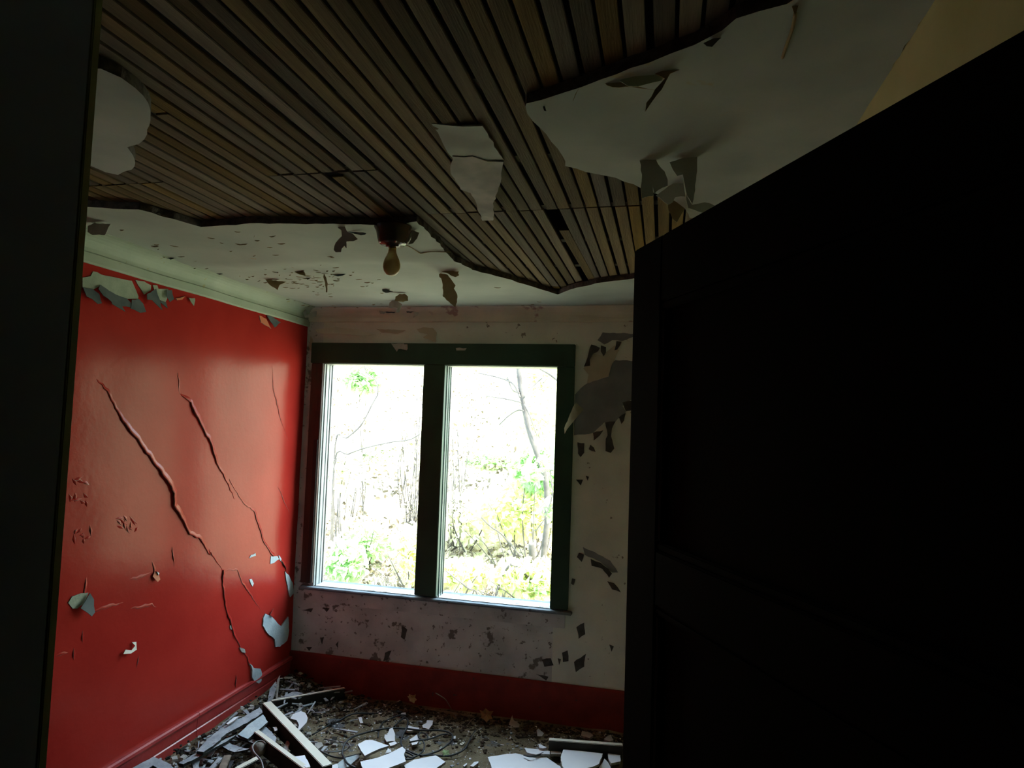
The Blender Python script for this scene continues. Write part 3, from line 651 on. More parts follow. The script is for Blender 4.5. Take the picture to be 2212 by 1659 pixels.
flap(zm(1300, 300, 7.373, [(860, 850), (1060, 740), (1160, 700), (1300, 700), (1340, 860), (1170, 870), (1130, 930), (1060, 960)]), yc(1450, 394), 'ceilnear', .2, tilt=1.2)
flap(zm(1300, 300, 7.373, [(1340, 870), (1440, 1040), (1640, 1000), (1800, 1050), (1610, 1165), (1380, 1090)]), yk - .04, 'ceil', .2, tilt=.3)
flap(zm(1300, 300, 7.373, [(1060, 960), (1160, 880), (1340, 900), (1340, 1060), (1300, 1120), (1200, 1280), (1130, 1230), (1060, 1100)]), yk + .06, 'flakebrown', .2, tilt=.6)
flap(zh([(1390, 490), (1500, 488), (1600, 520), (1700, 545), (1560, 520), (1450, 522)]), yc(1330, 180), 'flakebrown', .2)
flap(zh([(1700, 440), (1780, 410), (1860, 410), (1790, 440), (1740, 540), (1690, 610), (1645, 690), (1650, 630), (1700, 540), (1760, 470)]), yc(1430, 155), 'flakebrown', .2)
flap(zh([(1480, 470), (1700, 420), (1760, 430), (1740, 470), (1600, 500), (1540, 500)]), yc(1380, 165) - .003, 'crown', .1, tilt=.5)
flap(zh([(1250, 520), (1225, 560), (1210, 610), (1235, 545)]), yc(1245, 190), 'flakebrown', .1)
flap(zh([(1028, 630), (1042, 632), (1052, 665), (1038, 662)]), yc(1174, 232), 'flakeshade', .1)
flap(zh([(1990, 260), (2050, 230), (2110, 180), (2145, 170), (2130, 200), (2040, 285), (2010, 280)]), yc(1550, 85), 'flakeshade', .1)
flap(zm(1400, 0, 2.765, [(855, 20), (905, 5), (890, 60), (875, 100), (865, 60)]), yc(1717, 12), 'flakebrown', .1)

# ---- laths nailed under the joists
pitch_ = 0.0455
joists = [0.51 + .407 * i for i in range(9)]
for y in joists:
    box('joist', XL - .05, XR + .05, y - .02, y + .02, LATHZ + .0095, LATHZ + .15, 'joist', ce)
box('attic_board', XL - .1, XR + .1, 0.40, YB + .1, LATHZ + .151, LATHZ + .18, 'joist', ce)
bm = bmesh.new(); bm_box(bm, -.0184, .0184, 0, 1, 0, .008, .0012)
lath_me = from_bm(bm, 'lath'); lath_me.materials.append(M['lath'])
meshes = {}
def lath(x, y0, y1, ang=0.0, dz=0.0, tiltx=0.0):
    L = round(y1 - y0, 2)
    if L not in meshes:
        q = lath_me.copy()
        for v in q.vertices: v.co.y *= L
        # slight bow and a ragged end
        meshes[L] = q
    o = bpy.data.objects.new('lath', meshes[L]); COL.objects.link(o); o.parent = ce
    o.location = (x, y0, LATHZ + dz); o.rotation_euler = (tiltx, 0, ang)
xg = on_z(1281, 0, LATHZ).x
i0 = int((XL - xg) / pitch_) - 1
rr = random.Random(5)
k = 0; phase = 0; left = 0
xj1 = (on_z(668, 375, LATHZ).x, on_z(808, 375, LATHZ).x)
xj2 = (on_z(925, 465, LATHZ).x, on_z(1258, 465, LATHZ).x)
wedge_x = on_z(760, 420, LATHZ).x
hole_x = on_z(1205, 500, LATHZ).x
for i in range(i0, 80):
    x = xg + (i + .5) * pitch_ + rr.uniform(-.0025, .0025)
    if x < XL + .06: continue
    if x > XR - .01: break
    if left <= 0: left = rr.randint(6, 9); phase = (phase + rr.choice((1, 2))) % 3
    left -= 1
    ph = phase
    if xj1[0] < x < xj1[1]: ph = 0
    if xj2[0] < x < xj2[1]: ph = 1
    cuts = [0.516] + [joists[j] for j in range(1, 9) if j % 3 == ph and joists[j] > .6] + [YB - .02]
    for a, b in zip(cuts[:-1], cuts[1:]):
        g = rr.uniform(.001, .006); ang = rr.uniform(-.0035, .0035) / max(.4, b - a)
        if abs(x - wedge_x) < pitch_ * .5 and a < 1.9 < b:                 # a lath that has slipped sideways, leaving a dark wedge
            lath(x + .020, a + g + .01, b - g, ang + .036, -.0085); continue
        if abs(x - hole_x) < pitch_ * .5 and a < 2.3 < b:                      # a broken-out stretch
            lath(x + .006, a + .24, b - g, ang - .02); continue
        lath(x, a + g, b - g, ang, rr.uniform(0, .0012))
S['lath_rows'] = i - i0

# ================================================================ LAMP ON THE CEILING
lpz = H - .004
lc = on_z(850, 489, lpz)
lamp = empty('ceiling_lampholder', (lc.x, lc.y, lpz), label='dark brown ceiling lampholder with a dusty unlit pear-shaped bulb', cat='ceiling lamp')
lathe('base', [(0, 0), (.066, 0), (.068, -.006), (.060, -.020), (.055, -.045), (.050, -.060), (.044, -.066), (.024, -.067), (.024, -.074), (.0, -.074)], 'socket', lamp, 32)
lathe('cap', [(.0, -.072), (.0135, -.072), (.0135, -.088), (.0, -.088)], 'brass', lamp, 20)
pf = [(0.013, -.082), (.0145, -.094), (.019, -.106), (.026, -.120), (.0300, -.136), (.0300, -.148), (.026, -.162), (.017, -.173), (.008, -.1775), (0, -.1785)]
lathe('bulb', pf, 'bulb', lamp, 32)
for s in (-1, 1):
    bm = bmesh.new(); bmesh.ops.create_uvsphere(bm, u_segments=10, v_segments=6, radius=.0045, matrix=Matrix.Translation((s * .030, -.042, -.0655)))
    link('screw', from_bm(bm, 'screw'), lamp, ('screw',))

# ================================================================ FLOOR DEBRIS
za = lambda p: zm(380, 1480, 5.53, p)
zw = lambda p: zm(700, 1480, 6.144, p)
zv = lambda p: zm(1020, 1500, 6.9, p)
def chunk(pts, z, label, name='plaster_chunk', mt='chunk', th=.012, cat='plaster piece', group=None, core='chunkcore', tilt=(0, 0), bend=0.0, amp=.002):
    group = group or {'plaster piece': 'broken plaster pieces scattered on the floor', 'board': 'grey boards heaped by the red wall'}.get(cat)
    P = cz2(pts, z); cx = sum(p[0] for p in P) / len(P); cyy = sum(p[1] for p in P) / len(P)
    P = [(p[0] - cx, p[1] - cyy) for p in P]
    o = plate(name, ragged(P, amp, .02, len(P)), lambda u, v, h: Vector((u, v, tilt[0] * u + tilt[1] * v + bend * (u * u + v * v) + .0012 * nz(u, v, 20) - h)), th, (mt, core), None,
              step=.03, label=label, cat=cat, group=group)
    o.location = (cx, cyy, z); return o
chunk(zw([(445, 795), (550, 725), (640, 720), (700, 740), (860, 790), (720, 850), (540, 950), (490, 880)]), .075, 'thick white plaster piece propped up just left of the cable coil', tilt=(-.02, -.05))
chunk(zw([(480, 1030), (700, 970), (900, 880), (1040, 795), (1085, 840), (1060, 900), (1085, 1005), (880, 1100), (700, 1190), (520, 1150)]), .070, 'long white plaster piece with a notched end in front of the cable coil', tilt=(-.02, -.05))
chunk(zw([(1060, 1070), (1200, 985), (1480, 915), (1615, 1000), (1490, 1100), (1400, 1190), (1120, 1190)]), .050, 'white plaster piece with a pointed right end, right of the notched one', tilt=(-.02, -.05))
chunk(zw([(830, 722), (800, 680), (805, 650), (840, 655), (870, 600), (905, 585), (940, 650), (942, 720)]), .035, 'small white plaster fragment like a sail, left part of the cable coil', tilt=(0, .2))
chunk(zw([(1135, 720), (1230, 670), (1265, 730), (1230, 775), (1170, 785)]), .035, 'small five-sided white plaster fragment inside the cable coil', tilt=(0, .1))
chunk(zw([(1085, 595), (1115, 530), (1170, 550), (1260, 565), (1270, 595), (1120, 608)]), .030, 'narrow white plaster sliver behind the cable coil')
chunk(zw([(1305, 520), (1360, 500), (1365, 470), (1450, 485), (1440, 530), (1390, 580), (1310, 550)]), .030, 'white plaster fragment right of the narrow sliver', tilt=(.1, .1))
chunk(zw([(1020, 370), (1080, 360), (1085, 410), (1030, 408)]), .028, 'tiny square white fragment farthest back behind the coil')
chunk(zw([(450, 430), (495, 420), (520, 500), (480, 505)]), .025, 'tiny tooth-shaped white fragment beside the single cable strand')
chunk(zw([(860, 770), (940, 745), (970, 770), (930, 795), (880, 805)]), .055, 'small pinkish-white plaster tip wedged behind the notched piece')
chunk(zw([(810, 910), (850, 840), (890, 860), (895, 888)]), .045, 'small white triangle between the two large coil-side plaster pieces')
chunk(zw([(290, 965), (420, 940), (470, 935), (470, 965), (340, 1060), (200, 1110), (185, 1025)]), .040, 'blue-grey flat piece crossed by two cable strands', mt='flakeblue', tilt=(0, .1))
chunk(zw([(105, 1060), (180, 1040), (190, 1110), (100, 1120)]), .040, 'small pale square piece beside the end of the long bone-coloured beam')
chunk(zw([(1935, 1070), (1990, 1020), (2050, 1010), (2045, 1035), (1980, 1080)]), .022, 'slim white chip alone on the bare floor left of the largest sheet')
chunk(zw([(1845, 1065), (1900, 1030), (1895, 1055), (1860, 1080)]), .020, 'tiniest white chip left of the slim lone chip')
chunk(zw([(1715, 675), (1748, 672), (1745, 712), (1720, 712)]), .020, 'tiny white square chip at the right edge of the coil')
chunk(zw([(1795, 780), (1840, 752), (1862, 770), (1830, 795)]), .020, 'small cream oval chip right of the coil', mt='boneboard')
chunk(zv([(230, 950), (450, 890), (650, 850), (720, 870), (860, 915), (970, 920), (1110, 905), (1200, 990), (1310, 1080), (1360, 1180), (300, 1200)]), .045, 'largest white plaster sheet at the bottom edge, in front of the floor board', tilt=(0, -.13))
chunk(zv([(1360, 780), (1600, 790), (1950, 830), (1890, 1040), (1780, 1110), (1600, 1180), (1360, 1180), (1320, 1000), (1330, 870)]), .075, 'broad blue-white plaster sheet with a torn hole at its left side', tilt=(0, -.13))
chunk(zv([(2020, 850), (2210, 885), (2210, 1010), (2070, 1055), (2030, 960)]), .060, 'blue-white plaster piece next to the open door edge', tilt=(0, -.13))
chunk(zv([(770, 785), (980, 800), (1160, 830), (1155, 895), (1000, 892), (950, 912), (820, 880)]), .050, 'white plaster piece lying just behind the largest sheet', tilt=(0, -.13))
chunk(zv([(985, 735), (1110, 790), (1060, 803), (1000, 790)]), .060, 'small white wedge on top of the piece behind the largest sheet')
chunk(zv([(1170, 842), (1330, 852), (1322, 892), (1170, 887)]), .045, 'narrow grey-white strip under the floor board, left of the torn sheet', mt='flake')
chunk(zv([(1880, 1085), (1970, 1000), (2030, 1040), (2090, 1110)]), .050, 'crumpled pale triangle between the torn sheet and the door', tilt=(0, .4))
chunk(zv([(520, 495), (560, 420), (595, 365), (620, 412), (705, 452), (700, 482), (600, 472), (545, 512)]), .030, 'grey-white three-pointed fragment in the shade below the right window', tilt=(0, .3), mt='flake')
chunk(zv([(1640, 540), (1760, 570), (1805, 610), (1750, 652), (1620, 610)]), .040, 'brownish grey lump of plaster behind the right floor board', mt='flake')
chunk(zv([(1960, 665), (2000, 630), (2065, 600), (2105, 680), (2050, 700)]), .050, 'dull lilac-grey plaster lump behind the floor board near the door', mt='flake')
chunk(zv([(960, 545), (985, 530), (1070, 580), (1040, 605), (975, 600)]), .030, 'small bluish crumpled scrap left of the right floor board', mt='flakeblue', tilt=(0, .3))
chunk(za([(1365, 400), (1400, 362), (1490, 342), (1545, 360), (1575, 405), (1560, 442), (1480, 502), (1452, 510), (1470, 460), (1440, 415)]), .085, 'mushroom-shaped white fragment right of the bone-coloured beam', tilt=(0, .2))
chunk(za([(1385, 835), (1540, 812), (1605, 990), (1560, 1010), (1480, 930)]), .150, 'folded white sheet between the two beams', tilt=(.05, -.1))
chunk(za([(1280, 930), (1360, 975), (1420, 1040), (1250, 1040)]), .09, 'blue-white piece below the thin dark beam', mt='flakeblue')
chunk(za([(1620, 690), (1740, 680), (1760, 720), (1700, 760)]), .030, 'pale grey scrap just right of the bone-coloured beam', mt='flake')
chunk(za([(1160, 500), (1200, 495), (1212, 540), (1180, 548)]), .12, 'tiny white scrap in the gap between the two beams')
chunk(za([(1750, 300), (1800, 278), (1842, 282), (1830, 302), (1775, 312)]), .030, 'small bright flat chip in front of the far corner board')
# grey boards heaped against the red wall
chunk(za([(250, 790), (380, 640), (560, 500), (880, 340), (1000, 262), (1035, 330), (850, 450), (600, 580), (470, 700), (330, 800)]), .150, 'long weathered grey board lying along the red baseboard', 'grey_board', 'greyboard', .012, 'board', core='darkwood', amp=.004)
chunk(za([(30, 930), (200, 830), (480, 690), (720, 590), (610, 670), (330, 825), (90, 945)]), .135, 'narrow grey board pointing at the lower left baseboard', 'grey_board', 'greyboard', .012, 'board', core='darkwood', amp=.004)
chunk(za([(740, 590), (880, 460), (1040, 350), (1100, 440), (980, 540), (860, 640)]), .145, 'light blue-grey flat board under the beam heads', 'grey_board', 'flakeblue', .010, 'board', core='darkwood')
chunk(za([(700, 600), (780, 600), (960, 660), (920, 690), (780, 640)]), .125, 'pale splinter board left of the thin dark beam', 'grey_board', 'greyboard', .008, 'board', core='darkwood')
chunk(za([(480, 700), (620, 690), (760, 740), (880, 790), (700, 810), (560, 740)]), .115, 'leaf-shaped curled grey strip in the rubble heap', 'grey_strip', 'greyboard', .006, 'board', core='darkwood', bend=1.2)
chunk(za([(185, 925), (290, 850), (275, 990), (230, 1040)]), .11, 'blue-grey triangular board end near the bottom left', 'grey_board', 'greyboard', .010, 'board', core='darkwood')
chunk(za([(600, 460), (690, 385), (760, 368), (700, 420), (620, 468)]), .165, 'white sliver of plaster stuck against the baseboard', th=.006)
chunk(za([(1000, 470), (1080, 500), (1200, 620), (1190, 690), (1080, 600), (960, 520)]), .12, 'bluish grey board between the two beams', 'grey_board', 'greyboard', .008, 'board', core='darkwood')
chunk(za([(1190, 150), (1205, 40), (1235, 25), (1215, 110), (1200, 150)]), .12, 'upright pale splinter in the far left corner', 'wood_splinter', 'flake', .006, 'board', tilt=(0, .9))
chunk(za([(1290, 130), (1400, 70), (1520, 95), (1440, 130)]), .11, 'grey flat scrap behind the far corner board', mt='greyboard')
chunk(za([(1090, 140), (1120, 60), (1190, 20), (1210, 40), (1150, 130)]), .13, 'dark grey scrap leaning in the far left corner', mt='greyboard', tilt=(0, .5))
chunk(zm(200, 1359, 3.687, [(290, 1120), (400, 1060), (490, 1015), (620, 1075), (650, 1110), (560, 1140), (480, 1085), (380, 1150)]), .16, 'grey broken board end at the bottom left by the baseboard', 'grey_board', 'greyboard', .014, 'board', core='darkwood')

def beam(a, b, ztop, wd, ht, label, name='wooden_beam', mt='boneboard', tb=None, ends=(0, 0)):
    """a board on edge: a, b = ends of the top edge's middle line (floor plan from survey), ztop its height"""
    A = on_z(*a, ztop + ends[0]); B = on_z(*b, ztop + ends[1]); d = (B - A); L = d.length
    bm = bmesh.new(); bm_box(bm, 0, L, -wd / 2, wd / 2, -ht, 0, .0025)
    bm.normal_update()
    for f in bm.faces: f.material_index = 0 if f.normal.z > .4 else 1
    me = from_bm(bm, name)
    o = link(name, me, None, (mt, tb or 'darkwood'), label=label, cat='board', group='loose boards and laths on the floor')
    o.rotation_euler = d.to_track_quat('X', 'Z').to_euler(); o.location = A; return o
beam((576, 1516), (708, 1653), .150, .046, .085, 'thick bone-coloured beam lying diagonally on the rubble')
beam((554, 1578), (680, 1672), .155, .028, .080, 'thin bone-edged dark beam left of and parallel to the thick one')
beam((586, 1513), (745, 1485), .120, .020, .085, 'board on edge running from the beam head along the back wall', mt='boneboard', ends=(0, -.02))
beam((1186, 1596), (1345, 1608), .095, .030, .070, 'grey-topped board on edge at the right, beside the door', mt='boneboard')
beam((720 / 5.53 + 380, 985 / 5.53 + 1482), (990 / 5.53 + 380, 855 / 5.53 + 1480), .13, .030, .012, 'short whitish split board at the bottom edge, left of the thin beam', 'split_board')
beam((405 / 5.53 + 380, 1010 / 5.53 + 1480), (540 / 5.53 + 380, 860 / 5.53 + 1480), .115, .026, .008, 'broken lath at the bottom edge, leftmost of the loose laths', 'loose_lath', 'greyboard')
beam((545 / 5.53 + 380, 1010 / 5.53 + 1480), (620 / 5.53 + 380, 830 / 5.53 + 1480), .120, .034, .008, 'brownish broken lath right of the leftmost loose lath', 'loose_lath', 'twig')
beam((1305 / 5.53 + 380, 785 / 5.53 + 1480), (1345 / 5.53 + 380, 660 / 5.53 + 1480), .10, .022, .007, 'short pale lath stub between the two beams', 'loose_lath', 'flake')
beam((1425 / 5.53 + 380, 495 / 5.53 + 1480), (1450 / 5.53 + 380, 420 / 5.53 + 1480), .07, .020, .007, 'pale lath stub under the mushroom-shaped fragment', 'loose_lath', 'flake')
beam((1385 / 5.53 + 380, 305 / 5.53 + 1480), (1480 / 5.53 + 380, 245 / 5.53 + 1480), .05, .008, .006, 'thin splinter in front of the far corner board', 'wood_splinter', 'flake')
beam((700 + 1340 / 6.144, 1480 + 300 / 6.144), (700 + 2000 / 6.144, 1480 + 412 / 6.144), .035, .018, .012, 'dark stick lying parallel to the back baseboard', 'stick', 'twig', 'twig')

# lump with a hooked wire
lc2 = on_z(380 + 990 / 5.53, 1480 + 740 / 5.53, .13)
bm = bmesh.new(); bmesh.ops.create_icosphere(bm, subdivisions=3, radius=.036)
for v in bm.verts: v.co *= 1 + .22 * noise.noise(v.co * 40); v.co.z *= .85
me = from_bm(bm, 'plaster_lump'); [setattr(p, 'use_smooth', True) for p in me.polygons]
o = link('plaster_lump', me, None, ('lumpm',), label='round grey-brown lump with a wire hooked over it', cat='rubble lump'); o.location = (lc2.x, lc2.y, lc2.z - .01)
def strand(pts, z, r, name, label, mt='cable', cat='cable', group=None, zf_=None, src=zw):
    P = []
    for i, (x, y) in enumerate(src(pts)):
        zz = z + (.008 * math.sin(i * 1.7) if zf_ is None else zf_(i)); P.append(on_z(x, y, max(zz, .022)))
    return tube(name, P, r, mt, None, seg=7, label=label, cat=cat, group={'cable': 'black cables on the floor', 'twig': 'dry twigs on the floor'}.get(cat))
strand([(1040, 1040), (1035, 960), (1000, 880), (930, 800), (915, 730), (960, 680), (1030, 670), (1070, 700)], .15, .0035, 'wire', 'grey wire hooked around the round lump', 'wire', 'wire', src=za, zf_=lambda i: .15)
strand([(-160, 660), (0, 570), (100, 510), (200, 470), (330, 400), (460, 375), (700, 375), (860, 345), (1000, 352)], .025, .0042, 'cable', 'single black cable strand running back left from the coil')
strand([(490, 915), (400, 930), (250, 965), (120, 950), (0, 900), (-90, 850)], .03, .0042, 'cable', 'black cable strand under the blue-grey flat piece')
strand([(420, 1100), (310, 1040), (265, 960), (240, 900), (270, 790), (340, 710), (450, 660), (600, 620), (730, 590), (900, 570), (1100, 580), (1300, 600), (1500, 600), (1640, 620), (1705, 670),
        (1690, 740), (1600, 820), (1500, 880), (1300, 930), (1150, 890), (1060, 840), (1020, 760), (1050, 650), (1100, 560), (1110, 460), (1050, 440), (930, 550)], .04, .0048, 'cable', 'black cable lying in a wide flat coil on the floor')
strand([(715, 700), (730, 600), (780, 500), (870, 450), (1000, 400), (1090, 400)], .03, .0040, 'cable', 'black cable strand arching behind the sail-shaped fragment')
strand([(1370, 730), (1375, 680), (1340, 640), (1275, 635), (1255, 690), (1320, 750), (1330, 830), (1290, 900), (1180, 960), (1080, 930)], .04, .0040, 'cable', 'small inner black loop at the middle of the coil')
strand([(1130, 760), (1250, 735), (1400, 715), (1550, 660), (1640, 650)], .045, .0040, 'cable', 'black cable strand crossing the right half of the coil')
strand([(1060, 850), (1030, 920), (1090, 985), (1200, 960), (1120, 900), (1050, 890), (1100, 960)], .05, .0045, 'cable', 'tight black cable tangle between the notched and the pointed plaster pieces')
strand([(1270, 945), (1400, 925), (1560, 940), (1700, 930), (1850, 860), (1920, 760), (1960, 680), (2010, 600)], .03, .0045, 'cable', 'black cable tail swinging out right of the coil')
strand([(0, 882), (100, 885), (200, 878), (300, 850), (340, 810), (320, 775), (230, 755), (0, 715)], .03, .0036, 'wire', 'pale grey wire loop left of the thick propped plaster piece', 'wire', 'wire')
strand([(770, 905), (860, 925), (960, 912), (1060, 870)], .055, .0040, 'cable', 'black cable curled over the front left of the piece behind the largest sheet', src=zv)
strand([(1480, 105), (1600, 180), (1650, 250), (1690, 320)], .05, .0028, 'twig', 'pale bent twig leaning up against the back baseboard', 'twig', 'twig', zf_=lambda i: .12 - .03 * i)
strand([(2050, 400), (1960, 460), (1900, 540)], .03, .0028, 'twig', 'short pale twig in the litter right of the coil', 'twig', 'twig')
strand([(2080, 560), (1980, 660), (1960, 720)], .03, .0028, 'twig', 'dark twig crossing the cable tail', 'twig', 'twig')

def leaf_obj(px, py, z, s, label, mt='dryleaf', rz=0.0):
    o_ = on_z(px, py, z); V = []; F = []
    out = [(0, -1), (.35, -.6), (.75, -.55), (.6, -.1), (.9, .35), (.4, .4), (0, 1), (-.4, .4), (-.9, .35), (-.6, -.1), (-.75, -.55), (-.35, -.6)]
    V = [(0, 0, .15 * s)] + [(x * s, y * s, s * .35 * abs(x) + .1 * s * math.sin(3 * y)) for x, y in out]
    F = [(0, i, i % 12 + 1) for i in range(1, 13)]
    me = bpy.data.meshes.new('fallen_leaf'); me.from_pydata(V, [], F)
    o = link('fallen_leaf', me, None, (mt,), label=label, cat='leaf'); o.location = o_; o.rotation_euler = (.5, .1, rz)
leaf_obj(700 + 1160 / 6.144, 1480 + 180 / 6.144, .10, .035, 'curled brown leaf against the back baseboard, left one', rz=1)
leaf_obj(700 + 1250 / 6.144, 1480 + 310 / 6.144, .05, .026, 'small orange-brown leaf behind the cable coil', rz=2)
leaf_obj(1050, 1545, .06, .045, 'largest brown leaf standing at the foot of the back wall', rz=.4)
leaf_obj(962, 1628, .03, .026, 'olive green leaf beside the pointed plaster piece', mt='leafg', rz=.9)

# loose crumbs and splinters: nobody could count them
def crumbs(name, n, mt, smin, smax, region, seed, flat=.4, hz=.0):
    r = random.Random(seed); V = []; F = []
    for _ in range(n):
        x, y = region(r)
        if not (XL + .05 < x < XR - .02 and .6 < y < YB - .03): continue
        s = smin + (smax - smin) * r.random() ** 3; k = len(V); z = floor_h(x, y) + s * .2 + hz * r.random()
        rot = Matrix.Rotation(r.uniform(0, 6.28), 3, 'Z') @ Matrix.Rotation(r.uniform(-.5, .5), 3, 'X')
        asp = r.uniform(.5, 1.0)
        for (a, b, c) in ((-1, -.6, -.5), (.7, -1, -.5), (1, .5, -.5), (-.5, 1, -.5), (-.8, -.5, .5), (.5, -.7, .5), (.8, .4, .5), (-.4, .7, .5)):
            q = rot @ Vector((a * s * r.uniform(.7, 1.1), b * s * asp, c * s * flat)); V.append((x + q.x, y + q.y, z + q.z))
        F += [(k, k + 3, k + 2, k + 1), (k + 4, k + 5, k + 6, k + 7), (k, k + 1, k + 5, k + 4), (k + 1, k + 2, k + 6, k + 5), (k + 2, k + 3, k + 7, k + 6), (k + 3, k, k + 4, k + 7)]
    me = bpy.data.meshes.new(name); me.from_pydata(V, [], F); me.update()
    return link(name, me, fl, (mt,), kind='stuff')
anyw = lambda r: (r.uniform(XL + .05, XR), r.uniform(1.2, YB - .03))
vis = lambda r: (r.uniform(-2.2, .1), r.uniform(2.7, YB - .05))
crumbs('plaster_crumbs', 3200, 'chunk', .0010, .0075, vis, 1)
crumbs('plaster_crumbs', 500, 'chunk', .002, .014, anyw, 9)
crumbs('grey_rubble', 1500, 'flake', .003, .022, lambda r: (XL + .04 + abs(r.gauss(0, .28)), r.uniform(1.2, YB - .04)), 2, hz=.03)
crumbs('dark_rubble', 2200, 'darkwood', .004, .020, lambda r: (XL + .04 + abs(r.gauss(0, .27)), r.uniform(1.2, YB - .04)), 3, hz=.04)
crumbs('brown_rubble', 5200, 'darklump', .002, .016, lambda r: (r.uniform(-2.2, .3), YB - .04 - abs(r.gauss(0, .17))), 4)
crumbs('grey_rubble', 700, 'greyboard', .002, .014, vis, 6)
# splinters in the left heap
r = random.Random(21); V = []; F = []
for _ in range(150):
    x = XL + .06 + abs(r.gauss(0, .26)); y = r.uniform(1.4, YB - .1); a = r.uniform(0, 6.28); L = r.uniform(.03, .16); ww = r.uniform(.002, .012)
    z = floor_h(x, y) + .012 + r.random() * .045; k = len(V); d = Vector((math.cos(a), math.sin(a), r.uniform(-.25, .25))) * L / 2; n_ = Vector((-math.sin(a), math.cos(a), 0)) * ww
    c = Vector((max(x, XL + .05 + abs(d.x)), min(y, YB - .05 - abs(d.y)), z))
    for s in (0, .005):
        for q in (c - d - n_, c + d - n_ * .4, c + d + n_ * .4, c - d + n_): V.append((q.x, q.y, q.z + s))
    F += [(k, k + 3, k + 2, k + 1), (k + 4, k + 5, k + 6, k + 7), (k, k + 1, k + 5, k + 4), (k + 1, k + 2, k + 6, k + 5), (k + 2, k + 3, k + 7, k + 6), (k + 3, k, k + 4, k + 7)]
me = bpy.data.meshes.new('wood_splinters'); me.from_pydata(V, [], F); me.update(); link('wood_splinters', me, fl, ('greyboard',), kind='stuff')

# ================================================================ OUTDOORS
def gh(x, y): return -0.75 + 0.31 * max(0, y - 4.4) + .22 * nz(x, y, .35) * min(1, (y - 4) / 4) + .05 * nz(x, y, 1.6)
V = []; F = []; nx_, ny_ = 80, 70
for j in range(ny_):
    for i in range(nx_):
        x = -26 + 44 * i / (nx_ - 1); y = 3.96 + 24 * (j / (ny_ - 1)) ** 1.4; V.append((x, y, gh(x, y)))
for j in range(ny_ - 1):
    for i in range(nx_ - 1): a = j * nx_ + i; F.append((a, a + 1, a + nx_ + 1, a + nx_))
me = bpy.data.meshes.new('hillside'); me.from_pydata(V, [], F); me.update()
for p in me.polygons: p.use_smooth = True
hill = link('hillside', me, None, ('hill',), kind='structure')

def leaves_mesh(name, pts, smin, smax, seed):
    r = random.Random(seed); V = []; F = []
    for p in pts:
        s = r.uniform(smin, smax); k = len(V)
        q = Matrix.Rotation(r.uniform(0, 6.28), 3, 'Z') @ Matrix.Rotation(r.gauss(0, .7), 3, 'X') @ Matrix.Rotation(r.gauss(0, .7), 3, 'Y')
        for (a, b, c) in ((0, -1, 0), (.5, -.3, .18), (.45, .4, .12), (0, 1, 0), (-.45, .4, .12), (-.5, -.3, .18)):
            v = q @ Vector((a * s, b * s, c * s)); V.append((p[0] + v.x, p[1] + v.y, p[2] + v.z))
        F += [(k, k + 1, k + 2, k + 3), (k, k + 3, k + 4, k + 5)]
    me = bpy.data.meshes.new(name); me.from_pydata(V, [], F); me.update(); return me
r = random.Random(77)
pts = []
for _ in range(15000):
    y = 4.8 + 15 * r.random() ** 1.5; x = -y * r.uniform(.02, .68); pts.append((x, y, gh(x, y) + .02 + .05 * r.random()))
link('leaf_litter', leaves_mesh('leaf_litter', pts, .03, .07, 1), hill, ('litter',), kind='stuff')
pts = []
for _ in range(16000):
    y = 4.8 + 14 * r.random() ** 1.6; x = -y * r.uniform(.02, .68)
    if nz(x, y, .9, 4) + .25 * nz(x, y, 4, 1) < -.16: continue
    pts.append((x, y, gh(x, y) + .04 + .07 * r.random()))
link('leaf_litter', leaves_mesh('leaf_litter', pts, .015, .045, 2), hill, ('shadelitter',), kind='stuff')  # dark flecks among the litter, painted as leaf shadows
P = []; ra = []
for _ in range(240):
    y = 5.0 + 9 * r.random() ** 1.3; x = -y * r.uniform(.02, .66); z = gh(x, y); a = r.uniform(0, 6.28); L = r.uniform(.15, .6)
    P.append([(x, y, z), (x + L * .5 * math.cos(a), y + L * .5 * math.sin(a), z + L * r.uniform(.1, .7)), (x + L * math.cos(a), y + L * math.sin(a), z + L * r.uniform(.1, 1.1))]); ra.append(r.uniform(.002, .006))
link('brush_twigs', tube_mesh('brush_twigs', P, ra, [q * .5 for q in ra], 4), hill, ('bark',), kind='stuff')

